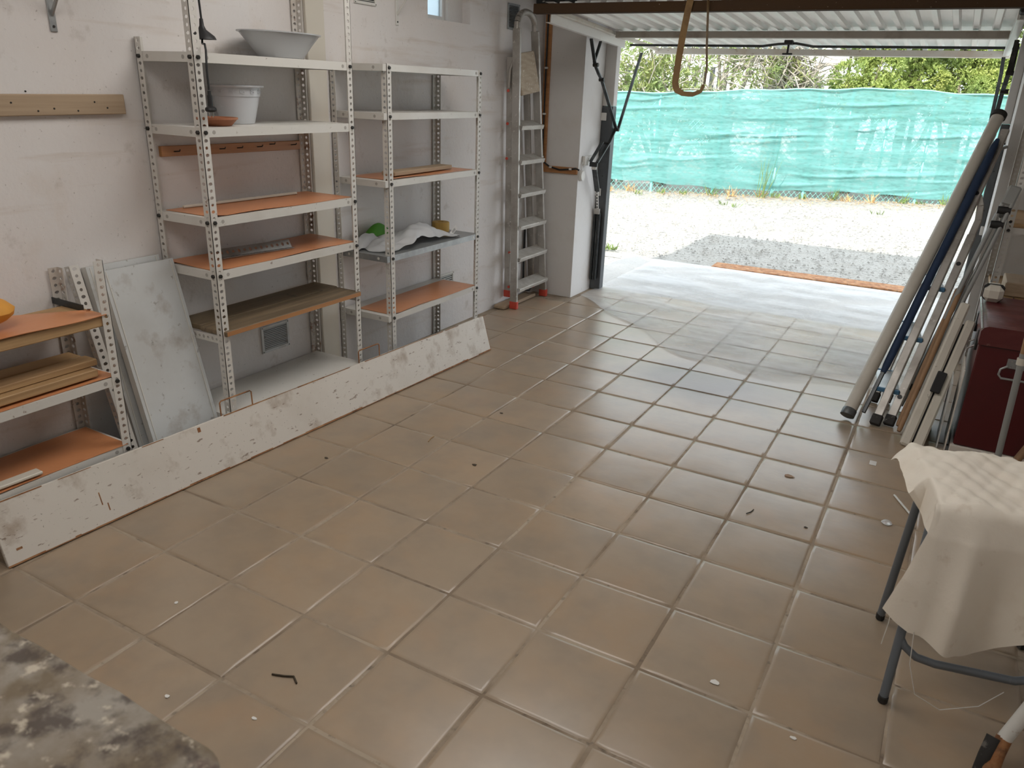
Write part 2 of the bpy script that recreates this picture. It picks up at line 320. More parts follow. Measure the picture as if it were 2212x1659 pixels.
    def strip(s, o, u, v, n, wd, z0, z1, pitch=0.0275, th=.0022, r=.0068):
        """perforated steel strip: width wd along u, height z0..z1 along v, outer face at o with normal n"""
        o, u, v, n = V(o), V(u), V(v), V(n)
        cells = max(1, int(round((z1 - z0) / pitch))); ph = (z1 - z0) / cells
        for c in range(cells):
            zc = z0 + (c + .5) * ph; ru = r * (1.35 if c % 2 else 1.0); rv = r
            out = [(1, 0), (1, 1), (0, 1), (-1, 1), (-1, 0), (-1, -1), (0, -1), (1, -1)]
            P = []
            for dep in (0, -th):
                for (a, b2) in out: P.append(o + u * (wd / 2 + a * wd / 2) + v * (zc + b2 * ph / 2) + n * dep)
                for k in range(8):
                    t = k * math.pi / 4; P.append(o + u * (wd / 2 + ru * math.cos(t)) + v * (zc + rv * math.sin(t)) + n * dep)
            F = []
            for k in range(8):
                k2 = (k + 1) % 8
                F += [(k, k2, 8 + k2, 8 + k), (16 + k2, 16 + k, 24 + k, 24 + k2), (8 + k, 8 + k2, 24 + k2, 24 + k)]
            F += [(0, 16, 17, 1), (7, 23, 16, 0), (3, 19, 20, 4), (4, 20, 21, 5)]
            s.add(P, F)
        return s
    def build(s, name, m, parent=None, smooth=None, label=None):
        me = bpy.data.meshes.new(name); me.from_pydata(s.v, [], s.f); me.update()
        me.materials.append(MAT[m])
        if smooth is not None:
            me.polygons.foreach_set('use_smooth', [True] * len(me.polygons))
            me.set_sharp_from_angle(angle=math.radians(smooth))
        o = bpy.data.objects.new(name, me); COL.objects.link(o)
        if parent: attach(o, parent)
        if label: o['label'] = label
        return o
def wmat(o):
    return (wmat(o.parent) @ o.matrix_parent_inverse @ o.matrix_basis) if o.parent else o.matrix_basis.copy()
def attach(o, parent):
    o.parent = parent
    o.matrix_parent_inverse = wmat(parent).inverted()
def tag(o, label, cat, group=None, kind=None):
    if label: o['label'] = label
    if cat: o['category'] = cat
    if group: o['group'] = group
    if kind: o['kind'] = kind
    return o
def thing(name, label, cat, loc=(0, 0, 0), group=None):
    o = bpy.data.objects.new(name, None); COL.objects.link(o); o.location = loc; o.empty_display_size = .1
    return tag(o, label, cat, group)
def struct(o): o['kind'] = 'structure'; return o
def inst(src, loc, parent=None, rot=None, scale=None):
    c = src.copy(); COL.objects.link(c); c.location = loc
    if rot: c.rotation_euler = rot
    if scale: c.scale = scale
    c.parent = None
    if parent: attach(c, parent)
    return c

# ------------------------------------------------------------------ room shell
TP = 0.335
fl = struct(MB().box((-1.12, -2.4, -.15), (2.62, 5.0, -.0022)).build('floor', 'grout'))
tile_meshes = []
for k in range(5):
    mb = MB(); nn = 6; h = TP / 2 - .0031; rr = random.Random(k)
    # slightly cushioned tile with irregular worn edges
    ring = []
    def edge(ex, ey, zz): return (ex, ey, zz)
    P = []; F = []
    def loop(hh, z, jit):
        pts = []
        for sd in range(4):
            for i in range(nn):
                t = -1 + 2 * i / nn; j = (rr.random() - .5) * jit
                p = [(t * hh, -hh + j), (hh + j, t * hh), (-t * hh, hh + j), (-hh + j, -t * hh)][sd]
                pts.append((p[0], p[1], z + (rr.random() - .5) * jit * .25))
        return pts
    for hh, z, jit in ((h, -.012, .001), (h, -.0035, .0022), (h - .004, -.0006, .0015), (h - .014, 0, .0008)):
        P += loop(hh, z, jit)
    n4 = nn * 4
    for lv in range(3):
        for i in range(n4): F.append((lv * n4 + i, lv * n4 + (i + 1) % n4, (lv + 1) * n4 + (i + 1) % n4, (lv + 1) * n4 + i))
    F.append(tuple(3 * n4 + i for i in range(n4)))
    mb.add(P, F)
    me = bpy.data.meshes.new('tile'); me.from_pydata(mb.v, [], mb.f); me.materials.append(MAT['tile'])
    me.polygons.foreach_set('use_smooth', [True] * len(me.polygons)); me.set_sharp_from_angle(angle=math.radians(50))
    tile_meshes.append(me)
for i in range(-3, 7):
    for j in range(-2, 15):
        cx, cy = (i + .5) * TP, (j + .5) * TP
        if cx > 2.55: continue
        if j == 14 and i < -2: continue
        if i == -3 and j > 12: continue
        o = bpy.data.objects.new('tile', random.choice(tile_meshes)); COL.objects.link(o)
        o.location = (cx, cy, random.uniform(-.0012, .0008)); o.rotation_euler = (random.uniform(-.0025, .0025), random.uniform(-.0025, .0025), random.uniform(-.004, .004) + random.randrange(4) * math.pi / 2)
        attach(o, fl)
# cut row of tiles against the left wall
mb = MB().box((-TP / 4, -TP / 2 + .005, -.012), (.06, TP / 2 - .005, 0), .003)

# left wall with a high window opening
WX = -1.06
mb = MB(); X0, X1 = -1.32, WX
wy0, wy1, wz0, wz1 = 3.0, 3.47, 1.97, 2.45
mb.box((X0, -2.6, -.15), (X1, wy0, 2.75)); mb.box((X0, wy1, -.15), (X1, 5.0, 2.75))
mb.box((X0, wy0, -.15), (X1, wy1, wz0)); mb.box((X0, wy0, wz1), (X1, wy1, 2.75))
struct(mb.build('wall_left', 'wall_paint'))
mb = MB(); mb.box((-1.12, -2.6, -.15), (2.75, -2.4, 2.75)); struct(mb.build('wall_back', 'wall_paint'))
mb = MB(); mb.box((2.55, -2.4, -.15), (2.75, 5.0, 2.75)); struct(mb.build('wall_right', 'wall_paint'))
struct(MB().box((WX, 4.52, -.15), (-.712, 4.98, 2.75)).build('wall_front_left', 'jamb_paint'))
struct(MB().box((2.095, 4.52, -.15), (2.55, 4.98, 2.75)).build('wall_front_right', 'jamb_paint'))
struct(MB().box((-.712, 4.62, 2.2), (2.095, 4.98, 2.75)).build('wall_front_lintel', 'jamb_paint'))
struct(MB().box((-1.32, -2.6, 2.75), (2.75, 5.0, 2.85)).build('ceiling', 'ceiling_paint'))
mb = MB().box((-1.6, -3.0, 2.86), (3.1, 5.45, 3.0)); struct(mb.build('roof', 'stucco'))
# flat cream strip board on the wall between the two shelving units
struct(MB().box((WX + .0005, 1.955, 0), (WX + .02, 2.085, 2.6), .003).build('trim_1', 'cream_board'))

# window
wn = struct(thing('window_1', 'small high frosted window set into the white left wall', 'window', (WX - .1, 3.23, wz0)))
mb = MB()
fx = WX - .12
for a, bb in (((fx, wy0, wz0), (fx + .04, wy0 + .03, wz1)), ((fx, 3.27, wz0), (fx + .04, 3.30, wz1)), ((fx, wy0 + .03, wz0), (fx + .04, 3.27, wz0 + .03)), ((fx, wy0 + .03, wz1 - .03), (fx + .04, 3.27, wz1))): mb.box(a, bb, .003)
mb.build('window_frame', 'frame_white', wn)
MB().box((fx + .012, wy0 + .03, wz0 + .03), (fx + .02, 3.27, wz1 - .03)).build('pane', 'pane_frost', wn)
MB().box((fx, 3.30, wz0), (fx + .06, wy1, wz1)).build('reveal_panel', 'jamb_paint', wn)

# fill lamps added out of view under the ceiling to brighten the interior
def fill_panel(x, y, label):
    t = thing('fill_lamp', label, 'lamp', (x, y, 2.75), 'added fill lamps')
    MB().box((x - .62, y - .62, 2.705), (x + .62, y + .62, 2.749), .008).build('housing', 'white_plastic', t)
    MB().box((x - .59, y - .59, 2.699), (x + .59, y + .59, 2.7049)).build('diffuser', 'fill_glow', t)
    return t
emis('fill_glow', (1.0, 0.955, 0.905), FILL_W)
fill_panel(.35, 1.75, 'added unseen fill lamp over the middle of the floor')
fill_panel(.5, -.6, 'added unseen fill lamp near the workbench')

# ------------------------------------------------------------------ slotted-angle shelving
PW = .036
def post(parent, cx, cy, sx, sy, z0, z1, m='post_white', name='post'):
    """L-shaped perforated post with its corner at (cx,cy), arms running sx along x and sy along y"""
    mb = MB()
    mb.strip((cx, cy, 0), (0, sy, 0), (0, 0, 1), (-sx, 0, 0), PW, z0, z1)
    mb.strip((cx, cy, 0), (sx, 0, 0), (0, 0, 1), (0, -sy, 0), PW, z0, z1)
    return mb.build(name, m, parent)
_b = MB().lathe([(.0085, 0), (.0085, .006), (.007, .0085)], (0, 0, 0), 6, axis=(1, 0, 0))
bolt_me = bpy.data.meshes.new('bolt'); bolt_me.from_pydata(_b.v, [], _b.f); bolt_me.materials.append(MAT['bolt_steel'])
def bolt(parent, x, y, z, d):
    o = bpy.data.objects.new('bolt', bolt_me); COL.objects.link(o); o.location = (x, y, z)
    o.rotation_euler = {'x': (0, 0, 0), '-y': (0, 0, -math.pi / 2), 'y': (0, 0, math.pi / 2)}[d]
    attach(o, parent); return o
def tray(parent, x0, x1, y0, y1, z, h=.034, m='shelf_white', liner=None, label=None):
    """folded steel shelf: plate plus four turned-down lips; top surface at z"""
    g = .0026; x0 += g; x1 -= g; y0 += g; y1 -= g; t = .0018
    mb = MB(); mb.box((x0, y0, z - t), (x1, y1, z))
    mb.box((x1 - t, y0, z - h), (x1, y1, z - t)); mb.box((x0, y0, z - h), (x0 + t, y1, z - t))
    mb.box((x0 + t, y0, z - h), (x1 - t, y0 + t, z - t)); mb.box((x0 + t, y1 - t, z - h), (x1 - t, y1, z - t))
    for (ya, yb) in ((y0 + t, y0 + .05), (y1 - .05, y1 - t)):   # folded-in lower return
        pass
    mb.box((x1 - .012, y0 + t, z - h), (x1 - t, y1 - t, z - h + t))
    s = mb.build('shelf', m, parent, label=label)
    for yy in (y0 + .06, y1 - .06): MB().lathe([(.008, 0), (.008, .0006)], (x1, yy, z - h * .5), 10, axis=(1, 0, 0)).build('slot', 'slot_grey' if m != 'galvanised' else 'shelf_white', s)
    for xx in (x0 + .06, x1 - .06): MB().lathe([(.008, 0), (.008, .0006)], (xx, y0, z - h * .5), 10, axis=(0, -1, 0)).build('slot', 'slot_grey' if m != 'galvanised' else 'shelf_white', s)
    if liner:
        rr = random.Random(int(z * 1000)); a0, a1, c0, c1 = liner
        def fn(u, v):
            x = a0 + (a1 - a0) * u; y = c0 + (c1 - c0) * v
            e = min(u, v, 1 - u, 1 - v)
            wob = .004 * math.sin(9 * v + z * 20) * (1 if u < .02 or u > .98 else 0)
            lift = .0035 + .004 * max(0, math.sin(6 * v + 3 * u + z * 9)) * (e < .12)
            if u > .93 and v < .06: lift += .012 * (.06 - v) / .06
            return (x + wob, y, z + lift)
        MB().grid(fn, 14, 26, .002).build('shelf_liner', 'oilcloth', s, smooth=60, label='orange oilcloth liner')
    return s
def bolts_for(parent, xf, xr, y0, y1, z):
    for (x, y, d) in ((xf, y0 + .018, 'x'), (xf, y1 - .018, 'x'), (xf - .018, y0, '-y'), (xr + .018, y0, '-y')):
        bolt(parent, x, y, z, d)

XF, XR = -.72, -1.052
# --- middle unit (tall)
y0, y1 = 1.005, 1.905
u1 = thing('shelving_unit', 'tall white slotted-angle shelving unit with flower pot, in the middle of the left wall', 'shelf', (-.886, 1.455, 0), 'slotted-angle shelving units')
post(u1, XF, y0, -1, 1, 0, 2.23); post(u1, XF, y1, -1, -1, 0, 2.23)
post(u1, XR, y0, 1, 1, 0, 1.735); post(u1, XR, y1, 1, -1, 0, 2.0, 'post_rusty')
for z, ln in ((1.683, None), (1.411, None), (1.061, (-1.03, -.735, y0 + .03, y1 - .02)), (.84, (-1.035, -.73, y0 + .015, y1 - .02)), (.19, None)):
    tray(u1, XR, XF, y0, y1, z, .036, 'shelf_white', ln); bolts_for(u1, XF, XR, y0, y1, z - .018)
for yy in (y0 + .003, y1 - .003):     # perforated side rails that carry the plank
    mb = MB(); mb.strip((XR + .003, yy, .525), (0, 0, 1), (1, 0, 0), (0, -1, 0), .034, 0, XF - XR - .006)
    mb.build('side_rail', 'post_white', u1)
mb = MB().box((-1.03, y0 + .012, .562), (-.872, y1 - .006, .586), .003); mb.build('shelf', 'wood_dark', u1, label='weathered dark timber plank used as a shelf')
mb = MB().box((-.870, y0 + .008, .560), (-.705, y1 - .012, .584), .004); s = mb.build('shelf', 'wood_dark', u1, label='weathered dark timber plank used as a shelf')
MB().box((-.7049, y0 + .012, .5625), (-.7035, y1 - .016, .5815)).build('sawn_edge', 'wood_red', s)
# --- far unit
y0b, y1b = 2.165, 3.075
u2 = thing('shelving_unit', 'white slotted-angle shelving unit with a grey steel shelf, beside the step ladder', 'shelf', (-.886, 2.62, 0), 'slotted-angle shelving units')
post(u2, XF, y0b, -1, 1, 0, 1.69); post(u2, XF, y1b, -1, -1, 0, 1.69)
post(u2, XR, 2.115, 1, 1, 0, 1.69, 'post_white'); post(u2, XR, y1b, 1, -1, 0, 1.69, 'post_white')
for z, mm, ln in ((1.688, 'shelf_white', None), (1.456, 'shelf_white', None), (1.119, 'shelf_white', (-1.0, -.74, y0b + .02, y1b - .06)), (.722, 'galvanised', None), (.386, 'shelf_white', (-.97, -.725, y0b + .01, y1b - .03))):
    tray(u2, XR, XF, y0b - .03, y1b, z, .033, mm, ln); bolts_for(u2, XF, XR, y0b, y1b, z - .017)
# --- near low unit
XG = -.76; y0c, y1c = -.45, .545
u3 = thing('shelving_unit', 'low near shelving unit stacked with timber planks, at the left edge', 'shelf', (-.9, .05, 0), 'slotted-angle shelving units')
post(u3, XG, y1c, -1, -1, 0, .965); post(u3, XG, y0c, -1, 1, 0, .965)
post(u3, XR, y1c, 1, -1, 0, .90, 'post_rusty'); post(u3, XR, y0c, 1, 1, 0, .90, 'post_rusty')
mb = MB().box((-1.0, y0c + .005, .722), (-.765, y1c - .01, .764), .004); s = mb.build('shelf', 'wood_pale', u3, label='thick timber plank shelf')
def fn(u, v):
    x = -1.005 + .25 * u; y = y0c + .01 + (y1c - y0c - .03) * v
    if v > .8 and u < .6: x += .16 * (v - .8) / .2 * (1 - u / .6)
    return (x, y, .768 + .003 * math.sin(14 * v + 5 * u))
MB().grid(fn, 10, 30, .002).build('shelf_liner', 'oilcloth', s, smooth=60, label='orange oilcloth liner')
MB().box((XR, y1c - .042, .765), (XG - .1, y1c - .038, .79)).build('side_rail', 'dark_steel', u3)
tray(u3, XR, XG, y0c, y1c, .52, .034, 'shelf_white', (-1.03, -.765, y0c + .02, y1c - .015)); bolts_for(u3, XG, XR, y0c, y1c, .503)
tray(u3, XR, XG, y0c, y1c, .235, .034, 'shelf_white', (-1.03, -.762, y0c + .02, y1c - .015)); bolts_for(u3, XG, XR, y0c, y1c, .218)

# loose planks and things on the low unit
def plank(name, p, q, wd, th, m, label, cat='plank', group=None, ch=.003):
    o = MB().bar(p, q, wd, th, ch=ch).build(name, m); return tag(o, label, cat, group)
plank('timber_plank', (-.97, -.35, .556), (-.955, .50, .556), .085, .05, 'wood_pale', 'thick timber plank at the back of the low shelf, under the orange shelf', group='planks on the low unit')
plank('timber_plank', (-.83, -.35, .547), (-.835, .475, .547), .10, .03, 'wood_pale', 'thinner timber plank lying at the front of the low shelf', group='planks on the low unit')
plank('timber_plank', (-.845, -.35, .576), (-.855, .50, .576), .07, .025, 'wood_pale', 'narrow timber plank lying on top of the thinner one on the low shelf', group='planks on the low unit')
plank('wooden_lath', (-.80, -.30, .254), (-.785, .20, .254), .042, .012, 'cream_board', 'pale flat slat on the bottom orange shelf at the left edge', 'slat')
mb = MB()
def bagf(u, v):
    a = u * 2 * math.pi; y = -.14 + .42 * v
    r = (.066 if .08 < v < .92 else .05) * (1 + .1 * math.sin(3 * a + 9 * v)) * (math.sin(math.pi * min(1, max(.04, v))) ** .25)
    return (-.885 + 1.25 * r * math.cos(a), y, .774 + .056 + .056 * math.sin(a) * (r / .066))
mb.grid(bagf, 18, 14); tag(mb.build('orange_sack', 'orange_bag', smooth=60), 'rounded orange fabric sack on the top shelf at the left edge', 'sack')

# loose posts and metal shelves leaning on the wall
t = thing('loose_post', 'loose white slotted-angle post leaning on the wall behind the low unit', 'post', (-.86, .63, 0))
p0, p1 = V((-.80, .585, .0)), V((-1.028, .575, .9))
dv = (p1 - p0); L = dv.length; dv.normalize(); uu = V((0, 1, 0)); nn = uu.cross(dv).normalized()
if nn.x < 0: nn = -nn
MB().strip(p0, uu, dv, nn, .04, 0, L).strip(p0 + uu * .0, -nn, dv, -uu, .03, 0, L).build('angle_bar', 'post_white', t)
def leaning_tray(k, label, ya, yb, xt, xb, zt):
    t = thing('steel_shelf', label, 'shelf', (xb, (ya + yb) / 2, 0), 'spare steel shelves leaning on the wall')
    a, b_ = V((xb, ya, .004)), V((xt, ya, zt)); d = (b_ - a); L = d.length; d.normalize(); yv = V((0, 1, 0)); n = yv.cross(d).normalized()
    if n.x < 0: n = -n
    c = a + d * (L / 2) + yv * ((yb - ya) / 2); W_ = yb - ya
    MB().obox(c - n * .001, d, yv, n, L, W_, .002).build('plate', 'panel_grey', t)
    m2 = MB()
    m2.obox(c + yv * (W_ / 2 - .001) - n * .017, d, yv, n, L, .002, .032); m2.obox(c - yv * (W_ / 2 - .001) - n * .017, d, yv, n, L, .002, .032)
    m2.obox(c + d * (L / 2 - .001) - n * .017, d, yv, n, .002, W_ - .004, .032); m2.obox(c - d * (L / 2 - .001) - n * .017, d, yv, n, .002, W_ - .004, .032)
    m2.build('lip', 'shelf_white', t)
    m3 = MB()
    for s_ in (-1, 1): m3.obox(c + yv * s_ * (W_ / 2 - .016) + n * .0012, d, yv, n, L - .01, .004, .003)
    m3.build('folded_edge', 'shelf_white', t)
    return t
leaning_tray(0, 'white steel shelf leaning on the wall, front of the stack beside the tall unit', .672, 1.0, -.977, -.762, .87)
leaning_tray(1, 'white steel shelf leaning on the wall, hidden behind the front one', .640, .968, -1.0245, -.822, .885)

# long white board leaning along the front of the shelves
pb = thing('leaning_board', 'long white painted board with rusty edges leaning along the foot of the shelves', 'board', (-.61, 1.46, 0))
A0, A1 = V((-.679, -.016, .004)), V((-.54, 2.956, .004)); dd = (A1 - A0); LB = dd.length; dd.normalize()
upv = V((-.066, 0, .218)); upv = (upv - dd * upv.dot(dd)); HB = upv.length; upv.normalize(); nb = dd.cross(upv).normalized()
if nb.x < 0: nb = -nb
cB = A0 + dd * (LB / 2) + upv * (HB / 2)
MB().obox(cB - nb * .008, dd, upv, nb, LB, HB, .016, .002).build('board', 'board_white', pb)
mr_ = MB()
rr = random.Random(3); y = 0
while y < LB - .03:
    l = rr.uniform(.02, .16); h = rr.uniform(.003, .0085)
    mr_.obox(A0 + dd * (y + l / 2) + upv * (h / 2 - .0005) + nb * .0004, dd, upv, nb, min(l, LB - y), h, .0016)
    y += l
y = 0
while y < LB - .03:
    l = rr.uniform(.02, .2)
    if rr.random() < .6: mr_.obox(A0 + dd * (y + l / 2) + upv * (HB - .0015) + nb * .0003, dd, upv, nb, min(l, LB - y), rr.uniform(.002, .005), .0014)
    y += l
for (a, h, s1, s2) in ((.83, HB - .02, .014, .02), (.36, .10, .004, .05), (.38, .06, .004, .03), (.05, .05, .02, .008)):
    mr_.obox(A0 + dd * a + upv * h + nb * .0003, dd, upv, nb, s1, s2, .0012)
mr_.obox(A1 + upv * (HB / 2) - nb * .008, dd, upv, nb, .0015, HB, .0165)
mr_.build('rust_edge', 'rust', pb)['kind'] = 'stuff'
def handle(parent, a, b_):
    base = lambda s: A0 + dd * s + upv * (HB - .004) - nb * .008
    p, q = base(a), base(b_); h = V((-.002, 0, .072))
    pts = [p, p + h * .9, p + h + dd * .008, q + h - dd * .008, q + h * .9, q]
    MB().tube(pts, .0032, 8).build('wire_handle', 'rust', parent, smooth=60)
handle(pb, .955, 1.125); handle(pb, 1.825, 1.985)

# ------------------------------------------------------------------ things on the shelves
pot = thing('flower_pot', 'white plastic flower pot with moulded key-pattern rim on the tall unit', 'flower pot', (-.92, 1.405, 1.411))
pc = (-.915, 1.365, 1.412)
MB().lathe([(.068, 0), (.072, .004), (.092, .085), (.097, .112), (.101, .1125), (.104, .148), (.118, .149), (.120, .153), (.118, .157), (.10, .157), (.095, .1), (.068, .01)], pc, 40).build('pot', 'pot_white', pot, smooth=40)
kb = MB()
for k in range(14):
    a = 2 * math.pi * k / 14; c = V(pc) + V((math.cos(a), math.sin(a), 0)) * .1033; tg = V((-math.sin(a), math.cos(a), 0)); nr = V((math.cos(a), math.sin(a), 0)); up = V((0, 0, 1))
    for (dx, dz, lx, lz) in ((0, .022, .022, .003), (-.0095, .016, .003, .012), (0, .010, .016, .003), (.0065, .016, .003, .010), (0, .0165, .010, .003)):
        kb.obox(c + tg * dx + up * (.118 + dz - .002), tg, up, nr, lx, lz, .003)
kb.build('key_pattern', 'pot_white', pot)
tag(MB().lathe([(.054, 0), (.059, .002), (.079, .024), (.084, .026), (.084, .033), (.077, .033), (.07, .022), (.054, .006)], (-.815, 1.165, 1.412), 36).build('plant_saucer', 'terracotta', smooth=40), 'terracotta plant saucer in front of the white pot', 'saucer')
pl = thing('power_cord', 'black power cord with two-pin plug hanging above the terracotta saucer', 'cord', (-.87, 1.186, 1.47))
MB().tube([(-.87, 1.178, 2.75), (-.87, 1.178, 2.2), (-.87, 1.182, 1.9), (-.87, 1.186, 1.80), (-.86, 1.17, 1.72), (-.705, 1.050, 1.712), (-.690, 1.040, 1.69), (-.688, 1.033, 1.62), (-.688, 1.034, 1.55)], .0042, 8).build('cable', 'black', pl, smooth=60)
MB().lathe([(.006, .035), (.007, .02), (.009, .019), (.010, -.02), (.020, -.026), (.022, -.034), (.018, -.040), (.003, -.042)], (-.688, 1.034, 1.512), 14).build('plug', 'black', pl, smooth=40)
for s_ in (-1, 1): MB().tube([(-.688, 1.034 + s_ * .008, 1.472), (-.688, 1.034 + s_ * .008, 1.452)], .0022, 8).build('pin', 'aluminium', pl)
sh = MB().lathe([(.007, .075), (.009, .05), (.016, .035), (.046, .012), (.052, 0), (.046, 0), (.012, .025)], (-.872, 1.186, 1.737), 24).build('cord_shade', 'black', pl, smooth=40)
bs = MB().lathe([(.10, 0), (.115, .003), (.165, .06), (.205, .10), (.215, .101), (.215, .106), (.195, .106), (.155, .06), (.105, .008)], (-.885, 1.62, 1.685), 40, sx=.66, sy=1.0).build('plastic_basin', 'basin_grey', smooth=40)
tag(bs, 'shiny grey plastic basin on the top shelf of the tall unit', 'basin')
# steel angle offcut and slat on the tall unit
t = thing('steel_offcut', 'short grey perforated steel strip lying on an orange shelf', 'strip', (-.9, 1.36, .845))
p0, p1 = V((-.905, 1.19, .85)), V((-.84, 1.56, .85)); dv = (p1 - p0).normalized(); up = V((0, 0, 1)); sd = dv.cross(up).normalized()
MB().strip(p0, V((-.55, .1, .83)).normalized(), dv, sd, .04, 0, (p1 - p0).length, pitch=.03).strip(p0, sd, dv, up, .02, 0, (p1 - p0).length, pitch=.03).build('angle_bar', 'galvanised', t)
plank('wooden_lath', (-1.0, 1.10, 1.072), (-.985, 1.76, 1.072), .016, .012, 'cream_board', 'thin pale slat along the back of an orange shelf of the tall unit', 'slat')
# far unit contents
plank('timber_plank', (-.83, 2.30, 1.139), (-.86, 2.90, 1.139), .09, .022, 'wood_grey', 'short timber plank on the orange shelf of the far unit', 'plank')
rt = random.Random(5)
def bagfn(u, v):
    y = 2.20 + .68 * v; x = -1.01 + .245 * u
    prof = (math.sin(math.pi * min(1, max(0, v))) ** .55) * (math.sin(math.pi * (u * .88 + .06)) ** .5)
    hgt = .105 if v > .4 else .055 + .05 * v / .4
    z = .727 + hgt * prof * (.72 + .28 * math.sin(5 * u + 7 * v)) + .006 * math.sin(23 * u + 11 * v) * prof + .004 * math.sin(41 * v - 13 * u)
    x += .015 * math.sin(8 * v) + .012 * math.sin(19 * v + 2) * u; y += .02 * math.sin(9 * u)
    return (x, y, max(z, .727))
t = thing('plastic_bag', 'crumpled white plastic bag on the grey steel shelf', 'bag', (-.9, 2.6, .724))
MB().grid(bagfn, 30, 60, .0015).build('bag_body', 'bag_film', t, smooth=50)
MB().grid(lambda u, v: (-1.035 + .10 * u, 2.16 + .26 * v, .728 + .07 * math.sin(math.pi * v) ** .6 * math.sin(math.pi * (u * .9 + .05)) + .004 * math.sin(20 * u + 13 * v)), 12, 20, .001).build('bag_fold', 'bag_film', t, smooth=50)
g_ = MB().grid(lambda u, v: (-1.045 + .08 * u, 2.30 + .22 * v, .765 + .075 * math.sin(math.pi * v) ** .7 * math.sin(math.pi * (u * .9 + .05))), 10, 14, .002).build('green_cloth', 'green_fabric', smooth=60)
tag(g_, 'green cloth showing behind the white plastic bag', 'cloth')
rl = MB().lathe([(.018, 0), (.054, 0), (.056, .004), (.056, .056), (.053, .06), (.02, .06), (.018, .056)], (-.955, 2.985, .7225), 30).build('tape_roll', 'yellow_roll', smooth=40)
tag(rl, 'ochre roll standing on the grey steel shelf beside the white bag', 'roll')
t = thing('price_tag', 'small white barcode label at the right end of the plastic bag', 'label', (-.8, 2.93, .725))
ta, tb_ = V((-.80, 2.87, .735)), V((-.79, 2.92, .778)); td = (tb_ - ta); tl_ = td.length; td.normalize(); tn = V((1, -.25, .1)).normalized(); tn = (tn - td * tn.dot(td)).normalized(); tw = td.cross(tn)
MB().obox((ta + tb_) / 2, td, tw, tn, tl_, .026, .0008).build('paper', 'litter_white', t)
mb = MB()
for k in range(9): mb.obox(ta + td * (tl_ * (.28 + k * .055)) + tn * .0006, td, tw, tn, .0011 + .0009 * (k % 3 == 0), .016, .0004)
mb.build('barcode', 'black', t)

# ------------------------------------------------------------------ things on the left wall
w_ = WX
wp = thing('wall_plank', 'pale timber plank with nail holes screwed to the left wall', 'plank', (w_, .6, 1.45))
MB().bar((w_ + .0125, .05, 1.478), (w_ + .0125, .918, 1.485), .022, .073, ch=.003).build('plank', 'wood_grey', wp)
for (yy, zz) in ((.48, 1.49), (.57, 1.462), (.63, 1.47), (.72, 1.462), (.79, 1.493), (.84, 1.472), (.55, 1.527)):
    MB().lathe([(.0035, 0), (.003, .002)], (w_ + (.0235 if zz < 1.52 else .0005), yy, zz), 8, axis=(1, 0, 0)).build('nail_head', 'bolt_steel', wp)
wp = thing('peg_rail', 'reddish timber rail with nail pegs on the wall behind the tall unit', 'rail', (w_, 1.47, 1.3))
MB().bar((w_ + .0105, 1.058, 1.299), (w_ + .0105, 1.864, 1.2935), .02, .042, ch=.002).build('rail', 'wood_red', wp)
for k, yy in enumerate((1.12, 1.36, 1.46, 1.58, 1.66, 1.80)):
    zz = 1.297 + (.008 if k == 4 else 0)
    MB().tube([(w_ + .02, yy, zz), (w_ + .05, yy + .004, zz + .003), (w_ + .053, yy + .004, zz + .010)], .0025, 8).build('nail_peg', 'bolt_steel', wp, smooth=60)
def bracket(y, z, m, label, ang, size, group='shelf brackets on the wall'):
    t = thing('shelf_bracket', label, 'bracket', (w_, y, z), group)
    MB().box((w_ + .0005, y - .013, z), (w_ + .006, y + .013, z + .30), .002).build('wall_arm', m, t)
    MB().box((w_ + .006, y - .013, z + .294), (w_ + .26, y + .013, z + .30), .002).build('shelf_arm', m, t)
    MB().bar((w_ + .004, y, z + .055), (w_ + .20, y, z + .292), .012, .008, up=(0, 1, 0), ch=.001).build('brace', m, t)
    MB().lathe([(.005, 0), (.004, .003)], (w_ + .0058, y, z + .018), 10, axis=(1, 0, 0)).build('screw', 'bolt_steel', t)
bracket(.69, 1.728, 'galvanised', 'grey steel shelf bracket high on the wall above the timber plank', 0, .3)
bracket(2.70, 1.905, 'shelf_white', 'white steel shelf bracket high on the wall left of the small window', 0, .3)
def vent(ya, yb, za, zb, label, m='shelf_white', vert=False, n=12, dark='dark_steel'):
    t = thing('wall_vent', label, 'vent', (w_, (ya + yb) / 2, za), 'louvred vents in the left wall')
    e = .014
    mb = MB(); mb.box((w_ + .0004, ya, za), (w_ + .008, ya + e, zb), .001); mb.box((w_ + .0004, yb - e, za), (w_ + .008, yb, zb), .001)
    mb.box((w_ + .0004, ya + e, za), (w_ + .008, yb - e, za + e), .001); mb.box((w_ + .0004, ya + e, zb - e), (w_ + .008, yb - e, zb), .001)
    mb.build('vent_frame', m, t)
    MB().box((w_ + .0003, ya + e, za + e), (w_ + .0012, yb - e, zb - e)).build('backing', dark, t)
    me_ = None
    for k in range(n):
        zc = za + e + (k + .5) * (zb - za - 2 * e) / n
        sl = MB().obox((w_ + .0045, (ya + yb) / 2, zc), V((0, 1, 0)), V((.8, 0, -.6)), V((.6, 0, .8)), yb - ya - 2 * e, .006, .0016)
        sl.build('louvre', m, t)
    for yy in (ya + .006, yb - .006):
        for zz in (za + .006, zb - .006): MB().lathe([(.003, 0), (.0025, .002)], (w_ + .0078, yy, zz), 8, axis=(1, 0, 0)).build('screw', 'bolt_steel', t)
vent(2.335, 2.515, 1.985, 2.165, 'white framed vent at the top edge above the far unit')
vent(3.945, 4.11, 1.978, 2.145, 'grey louvred vent behind the top of the step ladder', 'galvanised', n=14)
